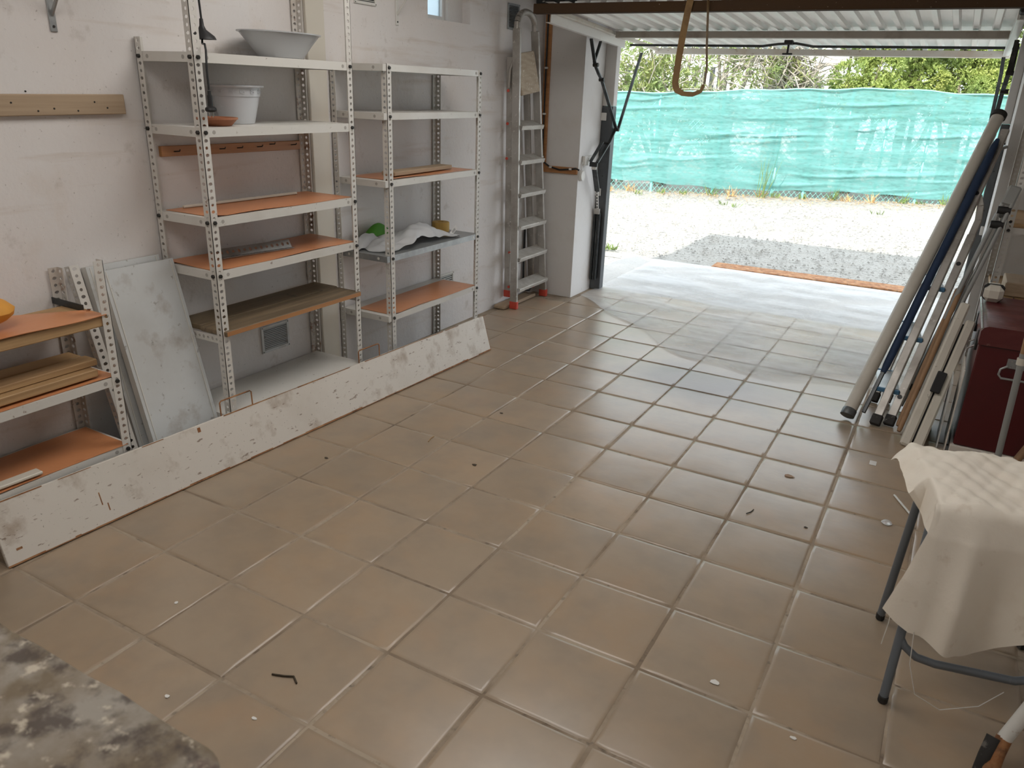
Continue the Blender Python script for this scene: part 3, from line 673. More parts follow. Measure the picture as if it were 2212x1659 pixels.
vent(1.52, 1.71, .275, .415, 'grey louvred vent low on the wall under the dark plank', 'panel_grey', n=12)
vent(3.10, 3.29, .245, .392, 'white louvred vent low on the wall behind the far orange shelf', 'shelf_white', n=9)

# ------------------------------------------------------------------ step ladder against the left wall
ld = thing('step_ladder', 'paint-spattered folded aluminium step ladder with red feet in the far left corner', 'ladder', (-.94, 4.16, 0))
def lx(z): return -.915 - .035 * z / 2.1
def lyl(z): return 3.925 - .035 * z / 2.0
def lyr(z): return 4.42 - .27 * z / 2.0
for fn_ in (lyl, lyr):
    MB().bar((lx(0), fn_(0), .035), (lx(1.98), fn_(1.98), 1.98), .058, .024, up=(0, 1, 0), ch=.003).build('rail', 'aluminium', ld)
    MB().bar((lx(0), fn_(0), 0.002), (lx(0), fn_(0), .06), .066, .032, up=(0, 1, 0), ch=.004).build('foot', 'red_plastic', ld)
pts = []
for k in range(13):
    a = math.pi * k / 12; ym = (lyl(2.0) + lyr(2.0)) / 2; hw = (lyr(2.0) - lyl(2.0)) / 2
    pts.append((lx(2.05), ym - hw * math.cos(a), 1.975 + .115 * math.sin(a) ** .7))
hb = MB()
for k in range(12): hb.bar(pts[k], pts[k + 1], .05, .026, up=(1, 0, 0)) if False else hb.tube([pts[k], pts[k + 1]], .022, 8)
hb.build('hoop', 'aluminium', ld, smooth=60)
for k, z in enumerate((.165, .402, .64, .877, 1.112, 1.353)):
    a, bq = lyl(z) + .012, lyr(z) - .006
    ta_ = math.radians(17); e1 = V((math.cos(ta_), 0, -math.sin(ta_))); e3 = V((math.sin(ta_), 0, math.cos(ta_))); yv_ = V((0, 1, 0)); c_ = V((lx(z) - .002, (a + bq + .02) / 2, z + .008))
    s = MB().obox(c_, e1, yv_, e3, .105, bq + .02 - a, .007, .0015).build('tread', 'aluminium_tread', ld)
    MB().obox(c_ + e1 * .0505 - e3 * .015, e1, yv_, e3, .004, bq + .02 - a, .024, .001).build('tread_lip', 'aluminium_tread', s)
MB().bar((lx(1.5) + .03, (lyl(1.5) + lyr(1.5)) / 2 - .01, 1.565), (lx(1.8) - .01, (lyl(1.8) + lyr(1.8)) / 2 - .02, 1.835), .265, .02, up=(1, 0, 0), ch=.004).build('platform', 'tread_beige', ld)
for (yf, yt) in ((4.005, 3.925), (4.40, 4.15)):
    MB().bar((-1.02, yf, .10), (-1.012, yt, 1.80), .05, .022, up=(0, 1, 0), ch=.003).build('rear_leg', 'aluminium', ld)
    MB().bar((-1.02, yf, .065), (-1.02, yf, .12), .056, .028, up=(0, 1, 0), ch=.003).build('foot', 'red_plastic', ld)
for z in (.8, .3): MB().tube([(-1.016, 3.99 - .03 * z, z), (-1.016, 4.37 - .12 * z, z + .02)], .009, 10).build('rear_brace', 'aluminium', ld, smooth=60)
for z in (.15, .42, .9, 1.12, 1.36, 1.58):
    MB().lathe([(.011, 0), (.009, .006)], (-1.0, lyl(z) + .075 * (z < 1) - .012, z), 10, axis=(.3, -1, 0)).build('rivet', 'red_plastic', ld)
MB().tube([(-.965, 3.91, 1.80), (-1.0, 3.905, 1.72), (-1.01, 3.91, 1.60)], .012, 8).build('hinge_arm', 'aluminium', ld, smooth=60)
o = MB().bar((-1.0, 3.845, .017), (-1.0, 4.36, .017), .094, .026, ch=.004).build('timber_board', 'wood_grey')
tag(o, 'short rough timber board on the floor under the step ladder', 'board')
t = thing('black_strap', 'black looped strap standing behind the foot of the step ladder', 'strap', (-1.0, 4.33, .03))
MB().tube([(-1.044, 4.30, .55), (-1.045, 4.30, .3), (-1.04, 4.30, .1), (-1.03, 4.31, .055), (-1.01, 4.345, .048), (-1.0, 4.365, .075), (-1.005, 4.368, .12)], .009, 8).build('strap', 'black', t, smooth=60)

# ------------------------------------------------------------------ left door pier: cable board, sockets
cb = thing('cable_board', 'brown timber batten with black clipped cable on the door pier', 'batten', (-1.03, 4.51, 1.0))
MB().box((-1.045, 4.498, .985), (-.995, 4.5195, 2.15), .002).build('upright_batten', 'wood_red', cb)
MB().box((-.995, 4.499, .985), (-.715, 4.5195, 1.035), .002).build('cross_batten', 'wood_red', cb)
MB().tube([(-1.02, 4.49, 2.15), (-1.02, 4.49, 1.6), (-1.018, 4.49, 1.12), (-1.0, 4.49, 1.06), (-.95, 4.49, 1.03), (-.86, 4.488, 1.012), (-.77, 4.488, 1.022), (-.72, 4.488, 1.032), (-.695, 4.50, 1.02)], .0065, 8).build('cable', 'black', cb, smooth=60)
for (x, z) in ((-1.018, 1.75), (-1.018, 1.42), (-1.018, 1.10), (-.94, 1.027), (-.765, 1.024)):
    MB().box((x - .012, 4.481, z - .007), (x + .012, 4.4985, z + .007), .002).build('cable_clip', 'white_plastic', cb)
so = thing('double_socket', 'white surface-mounted double socket on the side of the door pier', 'socket', (-.70, 4.66, 1.05))
MB().box((-.711, 4.575, 1.05), (-.684, 4.745, 1.122), .005).build('box', 'white_plastic', so)
for yy in (4.625, 4.70):
    MB().lathe([(.026, 0), (.026, .003), (.021, .003), (.020, .0005)], (-.684, yy, 1.086), 20, axis=(1, 0, 0)).build('socket_face', 'white_plastic', so, smooth=40)
    for d_ in (-.009, .009): MB().lathe([(.003, 0), (.003, .0006)], (-.6805, yy + d_, 1.086), 8, axis=(1, 0, 0)).build('pin_hole', 'black', so)
MB().tube([(-.70, 4.57, 1.075), (-.70, 4.555, 1.06), (-.70, 4.56, 1.03), (-.70, 4.565, 1.0)], .004, 8).build('lead', 'white_plastic', so, smooth=60)
rj = MB().lathe([(.043, 0), (.043, .018), (.040, .02), (.040, .026), (.036, .03), (.01, .031)], (-.711, 4.555, .975), 30, axis=(1, 0, 0)).build('junction_box', 'white_plastic', smooth=40)
tag(rj, 'round white junction box on the corner of the door pier below the socket', 'junction box')
bx_ = thing('black_speaker', 'black box speaker at the top of the door pier, cut by the brown beam', 'speaker', (-.9, 4.4, 2.17))
MB().box((-1.03, 4.30, 2.17), (-.80, 4.51, 2.5), .006).build('cabinet', 'black', bx_)
MB().box((-1.02, 4.292, 2.20), (-.905, 4.302, 2.49), .003).build('grille', 'dark_steel', bx_)
mb = MB()
for k, dx in enumerate((0, .006, .012)): mb.bar((-.975 + dx, 4.298, 2.181), (-.97 + dx, 4.298, 2.189), .0015, .003, up=(0, 1, 0))
mb.build('maker_mark', 'white_plastic', bx_)
tag(MB().box((-1.0, 4.47, 2.160), (-.82, 4.519, 2.1695)).build('wall_shelf', 'dark_steel'), 'small dark shelf holding the black speaker on the door pier', 'shelf')

# ------------------------------------------------------------------ door frame rails
def rail(x0, x1, name, label):
    t = thing(name, label, 'rail', ((x0 + x1) / 2, 4.93, 0), 'door guide rails')
    MB().box((x0, 4.90, .002), (x1, 4.975, 1.49), .003).build('lower_rail', 'rail_steel', t)
    MB().box((x0, 4.90, 1.492), (x1, 4.975, 2.118), .003).build('upper_rail', 'jamb_paint', t)
    for zz in (.15, .82, 1.41):
        s = -1 if x0 < 0 else 1
        xa = x0 - .03 if x0 < 0 else x1 - .02
        MB().box((min(xa, xa + .05 + .0), 4.888, zz - .03), (xa + .075 if x0 < 0 else xa + .05, 4.8995, zz + .03), .004).build('fixing_clip', 'white_plastic', t)
    for zz in (.3, .6, .95, 1.2): MB().lathe([(.005, 0), (.004, .002)], ((x0 + x1) / 2, 4.90, zz), 8, axis=(0, -1, 0)).build('rivet', 'black', t)
    return t
rail(-.711, -.618, 'door_guide_rail', 'dark steel door guide rail on the left door pier')
rail(2.045, 2.094, 'door_guide_rail', 'dark steel door guide rail behind the leaning tools at right')
tag(MB().box((-.712, 4.86, 2.12), (2.095, 4.975, 2.2), .004).build('door_head_rail', 'galvanised'), 'grey steel head rail above the open garage door', 'rail')
def spring(x, s, label):
    t = thing('spring_lever', label, 'spring', (x, 4.85, .12), 'door spring levers')
    for k, (dx, dy) in enumerate(((0, 0), (.022, .004), (.040, .0))):
        pts = [(x + s * dx, 4.872 + dy, .09), (x + s * dx, 4.872 + dy, .655)]
        MB().tube(pts, .0105, 10).build('coil_spring', 'dark_steel', t, smooth=60)
    MB().bar((x + s * .02, 4.86, .645), (x + s * .02, 4.86, .69), .05, .02, up=(0, 1, 0), ch=.002).build('yoke', 'aluminium', t)
    MB().bar((x + s * .024, 4.862, .68), (x + s * .042, 4.78, .86), .018, .008, up=(0, 1, 0)).build('perforated_link', 'white_plastic', t)
    mb = MB()
    for k in range(6): mb.bar((x + s * (.026 + k * .0027), 4.849 - k * .0118, .70 + k * .026), (x + s * (.027 + k * .0027), 4.845 - k * .0118, .71 + k * .026), .010, .006, up=(0, 1, 0))
    mb.build('link_slot', 'black', t)
    MB().bar((x + s * .045, 4.78, .84), (x + s * .055, 4.66, 1.04), .042, .014, up=(0, 1, 0), ch=.002).build('link_plate', 'dark_steel', t)
    MB().bar((x + s * .025, 4.64, 1.06), (x + s * .09, 4.64, 1.06), .02, .035, ch=.002).build('yoke', 'dark_steel', t)
    MB().bar((x + s * .04, 4.645, 1.045), (x + s * .08, 4.645, 1.045), .012, .05, ch=.002).build('keeper', 'white_plastic', t)
    MB().bar((x + s * .03, 4.64, 1.08), (x + s * .055, 4.79, 1.225), .008, .026, up=(1, 0, 0)).build('lever', 'dark_steel', t)
    MB().bar((x + s * .085, 4.64, 1.075), (x + s * .088, 4.86, 1.225), .010, .024, up=(1, 0, 0)).build('lever', 'dark_steel', t)
    MB().bar((x + s * .088, 4.86, 1.225), (x + s * .091, 4.945, 1.312), .010, .022, up=(1, 0, 0)).build('lever', 'dark_steel', t)
    MB().tube([(x + s * .04, 4.80, 1.215), (x + s * .092, 4.84, 1.215)], .008, 8).build('pivot_pin', 'bolt_steel', t, smooth=60)
    return t
spring(-.695, 1, 'black spring and lever mechanism on the left door pier')

# ------------------------------------------------------------------ tilted-up garage door
gd = thing('garage_door', 'white ribbed up-and-over garage door tilted open under the ceiling', 'door', (.7, 4.7, 2.0))
G0, G1 = V((0, 3.62, 2.083)), V((0, 5.73, 1.958)); gl = (G1 - G0).length; gs = (G1 - G0).normalized(); gn = V((1, 0, 0)).cross(gs).normalized()
if gn.z < 0: gn = -gn
GX0, GX1 = -.60, 2.02
def gp(x, s, h=0): return G0 + gs * s + gn * h + V((x, 0, 0))
mb = MB(); prof = []; pitch = .1048; x = GX0
npan = int((GX1 - GX0) / pitch)
for k in range(npan):
    a = GX0 + k * pitch
    prof += [(a, 0), (a + .058, 0), (a + .066, -.02), (a + .094, -.02), (a + .102, 0)]
prof.append((GX1, 0))
mb.grid(lambda u, v: gp(prof[int(round(u * (len(prof) - 1)))][0], gl * v, prof[int(round(u * (len(prof) - 1)))][1] + .026), len(prof) - 1, 8, .0015)
mb.build('ribbed_sheet', 'door_white', gd)
def gbar(name, xa, xb, s, wd, h0, h1, m, ch=.003):
    c = (gp(xa, s, (h0 + h1) / 2) + gp(xb, s, (h0 + h1) / 2)) / 2
    return MB().obox(c, V((1, 0, 0)), gs, gn, xb - xa, wd, h1 - h0, ch).build(name, m, gd)
gbar('bottom_beam', GX0 - .06, GX1 + .10, -.02, .05, -.046, .010, 'beam_brown')
gbar('beam_trim', GX0 - .02, GX1 + .02, .015, .02, -.03, -.006, 'door_frame')
gbar('cross_bar', GX0 + .05, GX1 - .05, 1.08, .045, -.047, -.003, 'door_bar')
gbar('top_bar', GX0, GX1, gl - .02, .045, -.045, .0, 'door_frame')
for xs in (GX0, GX1 - .035):
    c = gp(xs + .0175, gl / 2, -.012); MB().obox(c, V((1, 0, 0)), gs, gn, .035, gl - .06, .028, .003).build('side_stile', 'door_frame', gd)
for (xa, s0, s1) in ((GX0 - .012, .10, 1.40), (GX1 - .055, .12, 1.62)):
    c = gp(xa + .005, (s0 + s1) / 2, -.050); MB().obox(c, V((1, 0, 0)), gs, gn, .006, s1 - s0, .055, .001).build('arm_guard', 'door_white', gd)
    c = gp(xa - .008 if xa < 0 else xa + .02, (s0 + s1) / 2, -.078); MB().obox(c, V((1, 0, 0)), gs, gn, .034, s1 - s0 + .01, .004, .001).build('arm_guard', 'door_white', gd)
MB().tube([gp(GX0 + .03, 1.42, -.055), gp(.45, 1.425, -.055), gp(.56, 1.43, -.04), gp(.68, 1.43, -.035), gp(.8, 1.43, -.055), gp(GX1 + .03, 1.43, -.055)], .009, 10).build('lock_rod', 'dark_steel', gd, smooth=60)
MB().obox(gp(.63, 1.43, -.03), V((1, 0, 0)), gs, gn, .06, .05, .03, .004).build('lock_case', 'black', gd)
hd = MB().tube([gp(.63, 1.43, -.04), gp(.63, 1.43, -.10)], .008, 10).build('lock_handle', 'black', gd, smooth=60)
MB().obox(gp(.63, 1.43, -.105), V((1, 0, 0)), gs, gn, .07, .016, .012, .003).build('handle_grip', 'black', hd)
for xv in (-.27, 1.52):
    for k in range(3): MB().obox(gp(xv + k * .105 + .03, .12, .0245), V((1, 0, 0)), gs, gn, .05, .03, .002).build('vent_slot', 'beam_brown', gd)
    for k in range(3): MB().obox(gp(xv + k * .105 + .08, .12, .0035), V((1, 0, 0)), gs, gn, .028, .03, .002).build('vent_slot', 'beam_brown', gd)
for xv in (.02, .94): MB().obox(gp(xv, .07, -.01), V((1, 0, 0)), gs, gn, .02, .05, .03, .003).build('hook', 'black', gd)
MB().obox(gp(1.995, .06, -.035), V((1, 0, 0)), gs, gn, .05, .10, .05, .006).build('buffer_block', 'black_rubber', gd)
def arm(x, m_, *ps, wd=.008, th=.022):
    for i in range(len(ps) - 1): MB().bar((x + m_ * ps[i][2], ps[i][0], ps[i][1]), (x + m_ * ps[i + 1][2], ps[i + 1][0], ps[i + 1][1]), wd, th, up=(1, 0, 0)).build('lift_arm', 'dark_steel', gd)
for (x, m_, dy) in ((-.598, 1, 0), (2.005, -1, .02)):
    arm(x, m_, (4.35, 1.945, 0), (4.448, 1.777, 0), (4.519, 1.717, .003), (4.575, 1.68, .005), (4.947, 1.315, .005), wd=.009, th=.024)
    arm(x, m_, (4.548, 1.94, -.012), (4.454, 1.793, -.012), wd=.008, th=.022)
    arm(x, m_, (4.947, 1.315, .017), (5.239, 1.791, .022), (5.298, 1.9, .03), wd=.010, th=.022)
    for (py, pz) in ((4.947, 1.315), (4.575, 1.68), (4.448, 1.777)): MB().lathe([(.014, -.014), (.014, .026)], (x, py, pz), 12, axis=(1, 0, 0)).build('pivot_bolt', 'bolt_steel', gd)
# strap looped over the beam
st = thing('webbing_strap', 'brown webbing strap looped over the beam of the garage door', 'strap', (.4, 3.57, 1.6))
ys = 3.548
path = [(.375, 3.60, 2.155), (.362, ys, 2.13), (.350, ys, 2.05), (.333, ys, 1.90), (.322, ys, 1.75), (.318, ys, 1.66), (.330, ys, 1.622), (.37, ys, 1.603), (.43, ys, 1.60), (.475, ys, 1.618), (.492, ys, 1.66), (.494, ys, 1.75), (.482, ys, 1.84), (.472, ys, 1.95), (.462, ys, 2.06), (.456, ys, 2.13), (.45, 3.60, 2.155)]
mb = MB()
path = [V(p) for p in path]
def strapf(u, v):
    k = u * (len(path) - 1); i = min(int(k), len(path) - 2); p = path[i].lerp(path[i + 1], k - i)
    tw = .0 + (math.pi * .42 if u > .72 else math.pi * .42 * max(0, (u - .6) / .12)) 
    t_ = (path[i + 1] - path[i]).normalized(); a = t_.cross(V((0, 1, 0))).normalized()
    wv = (a * math.sin(.55 * (u < .4) + tw * .0) + V((0, 1, 0)) * 1.0).normalized() if u > .62 else (a * (.8 if u < .4 else .45) + V((0, 1, 0)) * .5).normalized()
    return p + wv * (v - .5) * .038
mb.grid(strapf, 64, 2, .002); mb.build('strap_band', 'strap_brown', st, smooth=60)

# ------------------------------------------------------------------ leaning things at right
D = V((.304, 1.257, 1.485)); DL = D.length; Du = D.normalized()
def leanpt(f, t): return V(f) + D * t
# 1 fat beige tube
tb = thing('roller_tube', 'thick beige roller tube with dark end caps leaning at the right of the doorway', 'tube', (1.617, 3.06, 0))
Pa, Pb = V((1.620, 3.05, .035)), V((2.004, 4.35, 1.54)); ax_ = (Pb - Pa).normalized()
MB().tube([Pa + ax_ * .02, Pb], .034, 24).build('tube', 'tube_beige', tb, smooth=60)
MB().lathe([(.030, -.003), (.037, 0), (.037, .035), (.034, .04)], Pa - ax_ * .005, 24, axis=ax_).build('end_cap', 'rail_steel', tb, smooth=40)
MB().lathe([(.034, 0), (.042, .004), (.042, .03), (.036, .036)], Pb - ax_ * .01, 24, axis=ax_).build('end_cap', 'black_rubber', tb, smooth=40)
# 2 navy wrapped bar
nv = thing('navy_sunshade', 'rolled navy blue fabric sunshade leaning between the beige tube and the aluminium ladder', 'sunshade', (1.70, 3.25, .3))
Na, Nb = V((1.737, 3.26, .235)), V((2.026, 4.21, 1.42)); nd = (Nb - Na)
pts = [Na + nd * t for t in (0, .03, .1, .3, .5, .7, .8, .9, .97, 1)]
MB().tube(pts, .03, 14, rs=[.014, .019, .021, .021, .021, .022, .024, .022, .018, .011]).build('fabric_roll', 'navy_fabric', nv, smooth=60)
MB().bar(Na - nd * .16, Na + nd * .05, .018, .018).build('pole', 'rail_steel', nv)
# 3 aluminium step ladder with blue treads
sl = thing('step_ladder', 'folded aluminium step ladder with blue-edged treads leaning at the right of the doorway', 'ladder', (1.76, 3.06, 0))
wv = V((-.045, .36, 0))
side = Du.cross(V((0, 0, 1))).normalized(); nrm = side.cross(Du).normalized()
for (f, tt, nm) in ((V((1.755, 3.05, .0)), .99, 'front_rail'), (V((1.755, 3.05, 0)) + wv, .97, 'front_rail'), (V((1.818, 3.085, 0)), .62, 'rear_rail'), (V((1.818, 3.085, 0)) + wv, .60, 'rear_rail')):
    q = leanpt(f, tt)
    MB().bar(leanpt(f, .02), q, .042, .024, up=nrm, ch=.003).build(nm, 'aluminium', sl)
    MB().bar(leanpt(f, .006), leanpt(f, .035), .052, .031, up=nrm, ch=.004).build('foot', 'black_rubber', sl)
    if nm == 'rear_rail':
        pts = [q, leanpt(f, tt + .05), leanpt(f, tt + .10) + V((-.02, -.01, 0)), leanpt(f, tt + .135) + V((-.05, -.02, 0))]
        for i in range(3): MB().bar(pts[i], pts[i + 1], .034, .022, up=nrm, ch=.002).build('hinge_arm', 'aluminium', sl)
for (f, t) in ((V((1.755, 3.05, .0)), .76), (V((1.818, 3.085, 0)), .52), (V((1.818, 3.085, 0)), .09)):
    MB().lathe([(.012, -.016), (.012, .016)], leanpt(f, t), 14, axis=nrm).build('rivet', 'black', sl)
for t in (.11, .275, .44):
    a = leanpt(V((1.755, 3.05, 0)), t); bq = a + wv
    MB().bar(a + wv * .07 + V((-.004, 0, 0)), bq - wv * .07 + V((-.004, 0, 0)), .104, .012, up=V((0, -.35, .93)), ch=.002).build('tread', 'galvanised', sl)
    for e_ in (a + wv * .04, bq - wv * .04): MB().obox(e_ + V((-.004, 0, -.004)), V((1, 0, 0)), V((0, 1, 0)), V((0, 0, 1)), .112, .018, .024, .004).build('tread_edge', 'blue_plastic', sl)
MB().bar(leanpt(V((1.755, 3.05, 0)), .93) + V((0, .03, -.02)), leanpt(V((1.755, 3.05, 0)), .93) + wv + V((0, -.03, -.02)), .11, .016, up=nrm, ch=.003).build('platform', 'galvanised', sl)
# 4 clothes airer
ar = thing('clothes_airer', 'folded grey clothes airer with white lines leaning behind the red chest', 'airer', (1.9, 3.3, 0))
DA = V((.272, .345, 1.215)); lp2 = lambda f, t: V(f) + DA * t
for k, (f, t0, t1) in enumerate((((1.852, 3.345, .0), .10, .93), ((1.892, 3.335, .0), .08, .93), ((1.852, 3.385, .0), .02, .88), ((1.892, 3.385, 0), .02, .88))):
    MB().tube([lp2(f, t0), lp2(f, t1)], .011, 12).build('frame_tube', 'grey_tube', ar, smooth=60)
for t in (.14, .9):
    MB().tube([lp2((1.872, 3.34, 0), t), lp2((1.872, 3.385, 0), t - .03)], .009, 10).build('end_bar', 'grey_tube', ar, smooth=60)
for k in range(5):
    f0 = V((1.860 + .006 * k, 3.36 + .006 * k, 0))
    MB().tube([lp2(f0, .16 - .01 * k), lp2(f0, .5) + V((0, 0, -.012 * (k % 3))), lp2(f0, .88 - .01 * k)], .0016, 6).build('line', 'white_plastic', ar)
for t in (.90, .84, .12): MB().lathe([(.02, -.03), (.02, .03)], lp2((1.872, 3.34, 0), t), 12, axis=(1, 0, 0)).build('joint', 'black', ar, smooth=40)
MB().bar(lp2((1.872, 3.34, 0), .92), lp2((1.872, 3.34, 0), 1.0), .06, .026, up=(0, -1, .3), ch=.008).build('end_cap', 'grey_tube', ar)
# 5 broom sticks
for k, (f, t1, lab) in enumerate((((1.862, 3.06, .004), .44, 'brown wooden broom stick leaning left of the white folding table'), ((1.872, 2.985, .004), .54, 'second brown wooden stick, against the edge of the white folding table'))):
    o = MB().tube([leanpt(f, .012), leanpt(f, .02), leanpt(f, t1), leanpt(f, t1 + .005)], .0125, 12, rs=[.009, .0125, .0125, .009]).build('broom_stick', 'stick_wood', smooth=60)
    tag(o, lab, 'stick', 'wooden sticks by the folding table')
# 6 folded table
ft = thing('folding_table', 'white plastic folding table, folded and leaning on the red chest', 'table', (1.94, 2.85, 0))
for k, f in enumerate((V((1.915, 2.86, .012)), V((1.972, 2.87, .012)))):
    TL = .84 if k == 0 else .74
    c = f + Du * (TL / 2) + V((-.05, .36, 0)).normalized() * .19
    wvn = V((.012, .36, 0)).normalized(); wvn = (wvn - Du * wvn.dot(Du)).normalized(); tn_ = Du.cross(wvn).normalized()
    c = f + Du * (TL / 2) + wvn * .17
    MB().obox(c, Du, wvn, tn_, TL, .34, .047, .009).build('table_leaf', 'cream_plastic', ft)
cm = V((1.9435, 2.866, .012))
MB().obox(cm + Du * .38 + wvn * .16, Du, wvn, tn_, .68, .28, .007).build('hinge_gap', 'black', ft)
MB().obox(cm + Du * .36 - wvn * .012, Du, wvn, tn_, .12, .01, .045, .004).build('carry_handle', 'black', ft)
# 7 red chest
rc = thing('tool_chest', 'dark red metal tool chest with worn lid on a white base', 'chest', (2.33, 3.3, 0))
cx0, cx1, cy0, cy1 = 2.118, 2.53, 2.92, 3.62
MB().box((cx0, cy0, .045), (cx1, cy1, .585), .006).build('body', 'red_paint', rc)
ldm = MB()
pr_ = [(cx0 - .006, .56), (cx0 - .006, .625), (cx0 + .004, .642), (cx0 + .022, .65), (cx1 - .02, .65), (cx1, .64), (cx1, .56)]
ldm.prism([(x_, cy0 - .008, z_) for x_, z_ in pr_], (0, cy1 - cy0 + .016, 0)); ldo = ldm.build('lid', 'red_lid', rc, smooth=40)
MB().tube([(cx0 - .002, cy0 - .006, .634), (cx0 - .002, cy1 + .006, .634)], .007, 8).build('worn_edge', 'worn_edge', ldo, smooth=60)
MB().box((cx0 - .012, cy0 - .012, .002), (cx1, cy1, .044), .002).build('base', 'board_white', rc)
for yy in (3.05, 3.42):
    MB().box((cx0 - .0105, yy - .02, .50), (cx0 - .0005, yy + .02, .60), .002).build('latch', 'dark_steel', rc)
MB().tube([(cx0 - .004, 3.16, .49), (cx0 - .03, 3.16, .47), (cx0 - .03, 3.16, .455), (cx0 - .03, 3.28, .455), (cx0 - .03, 3.28, .47), (cx0 - .004, 3.28, .49)], .004, 8).build('bail_handle', 'worn_edge', rc, smooth=60)
MB().box((2.245, cy0 - .009, .470), (2.40, cy0 - .0005, .515), .002).build('handle_plate', 'galvanised', rc)
MB().tube([(2.25, cy0 - .012, .48), (2.225, cy0 - .022, .465), (2.222, cy0 - .026, .44), (2.235, cy0 - .03, .425), (2.40, cy0 - .03, .425), (2.415, cy0 - .026, .44), (2.40, cy0 - .012, .48)], .0055, 8).build('side_handle', 'galvanised', rc, smooth=60)
for (x_, z_) in ((2.262, .505), (2.262, .478), (2.32, .505), (2.38, .478)): MB().lathe([(.005, 0), (.004, .003)], (x_, cy0 - .009, z_), 8, axis=(0, -1, 0)).build('rivet', 'worn_edge', rc)
MB().box((cx0 + .01, cy0 - .0015, .555), (cx0 + .2, cy0 - .0002, .557)).build('lid_seam', 'black', rc)
# thin boards between table and chest
for k, (x0_, yb_, tl2, lab, mm) in enumerate(((2.062, 2.90, .34, 'thin grey panel standing between the folding table and the red chest', 'panel_grey'), (2.097, 2.885, .42, 'narrow brown-edged panel leaning on the side of the red chest', 'board_white'))):
    a = V((x0_ - .012, yb_, .003)); bq = V((x0_ - .004, yb_ + .03, tl2))
    o = MB().bar(a, bq, .004 + .004 * k, .22, up=(0, 1, 0), ch=.001); o = MB().obox((a + bq) / 2 + V((0, .15, 0)), V((1, 0, 0)), V((0, 1, 0)), V((0, 0, 1)), .006, .26, tl2, .001).build('thin_panel', mm)
    tag(o, lab, 'panel', 'thin panels beside the chest')
# grey pole with tape and a stick in front of the chest
gpole = thing('metal_pole', 'grey metal pole with taped joint standing in front of the red chest', 'pole', (2.275, 2.63, 0))
MB().tube([(2.285, 2.62, .003), (2.268, 2.64, .62)], .0135, 14).build('pole', 'grey_tube', gpole, smooth=60)
MB().tube([(2.2683, 2.6395, .57), (2.2675, 2.640, .60)], .0175, 14).build('tape_collar', 'cream_plastic', gpole, smooth=60)
MB().tube([(2.2678, 2.640, .60), (2.262, 2.647, .85)], .012, 14).build('sleeve', 'stick_wood', gpole, smooth=60)
tag(MB().tube([(2.42, 2.60, .003), (2.415, 2.63, .40), (2.41, 2.66, .8)], .012, 12).build('metal_pole', 'grey_tube', smooth=60), 'second grey pole at the right edge behind the cloth-covered stool', 'pole')
tag(MB().tube([(2.285, 2.55, .014), (2.40, 2.72, .21), (2.48, 2.83, .34)], .0165, 12).build('wooden_stick', 'stick_wood', smooth=60), 'dark wooden stick leaning diagonally at the foot of the grey pole', 'stick')
# 8 shelving at the right wall
u4 = thing('shelving_unit', 'white slotted-angle shelving unit with timber boards at the right, behind the red chest', 'shelf', (2.33, 3.9, 0), 'slotted-angle shelving units')
post(u4, 2.145, 3.74, 1, 1, 0, 1.9); post(u4, 2.145, 4.44, 1, -1, 0, 1.9)
post(u4, 2.50, 3.74, -1, 1, 0, 1.9); post(u4, 2.50, 4.44, -1, -1, 0, 1.9)
for z in (.60, 1.0, 1.5):
    for k in range(3):
        MB().box((2.165 + .112 * k, 3.745, z), (2.165 + .112 * k + .105, 4.435, z + .022), .003).build('timber_board', 'wood_pale', u4)
    for yy in (3.745, 4.418): MB().box((2.15, yy, z - .03), (2.495, yy + .003, z)).build('side_rail', 'post_white', u4)
    bolt(u4, 2.1635, 3.74, z - .015, '-y'); bolt(u4, 2.1635, 3.74, z + .03, '-y')
o = MB().box((2.22, 3.80, .624), (2.40, 4.1, .70), .006).build('timber_block', 'wood_grey'); tag(o, 'grey timber block on the right-hand shelving', 'block')
t = thing('folded_cloth', 'pale folded bundle with black strap between the airer and the red chest', 'bundle', (2.13, 3.70, .6))

# ------------------------------------------------------------------ stool with canvas
ch = thing('metal_stool', 'grey-blue tubular metal stool under a canvas cloth at the right edge', 'stool', (2.17, 1.15, 0))
fl_, fr_, rl_, rr_ = V((1.99, .91, 0)), V((2.39, .995, 0)), V((1.946, 1.315, 0)), V((2.35, 1.40, 0))
tops = {0: V((2.005, 1.085, .575)), 1: V((2.375, 1.165, .575)), 2: V((1.972, 1.255, .575)), 3: V((2.34, 1.335, .575))}
for k, f in enumerate((fl_, fr_, rl_, rr_)):
    MB().tube([f + V((0, 0, .012)), tops[k]], .0125, 14).build('leg', 'chair_grey', ch, smooth=60)
    MB().lathe([(.012, .0), (.0135, .003), (.0135, .02), (.0128, .022)], f + V((0, 0, .001)), 14).build('foot_cap', 'black_rubber', ch)
def onleg(k, f, z): return f.lerp(tops[k], z / .575)
a, bq = onleg(0, fl_, .19), onleg(1, fr_, .19); e = (bq - a).normalized()
MB().tube([a, a + e * .015 + V((0, -.01, -.02)), a + e * .05 + V((0, -.015, -.045)), a + e * .10 + V((0, -.015, -.055)), bq - e * .10 + V((0, -.015, -.055)), bq - e * .03 + V((0, -.01, -.03)), bq], .0115, 12).build('foot_bar', 'chair_grey', ch, smooth=60)
a, bq = onleg(2, rl_, .12), onleg(3, rr_, .12); MB().tube([a, bq], .009, 10).build('foot_bar', 'chair_grey', ch, smooth=60)
sc_ = (tops[0] + tops[1] + tops[2] + tops[3]) / 4
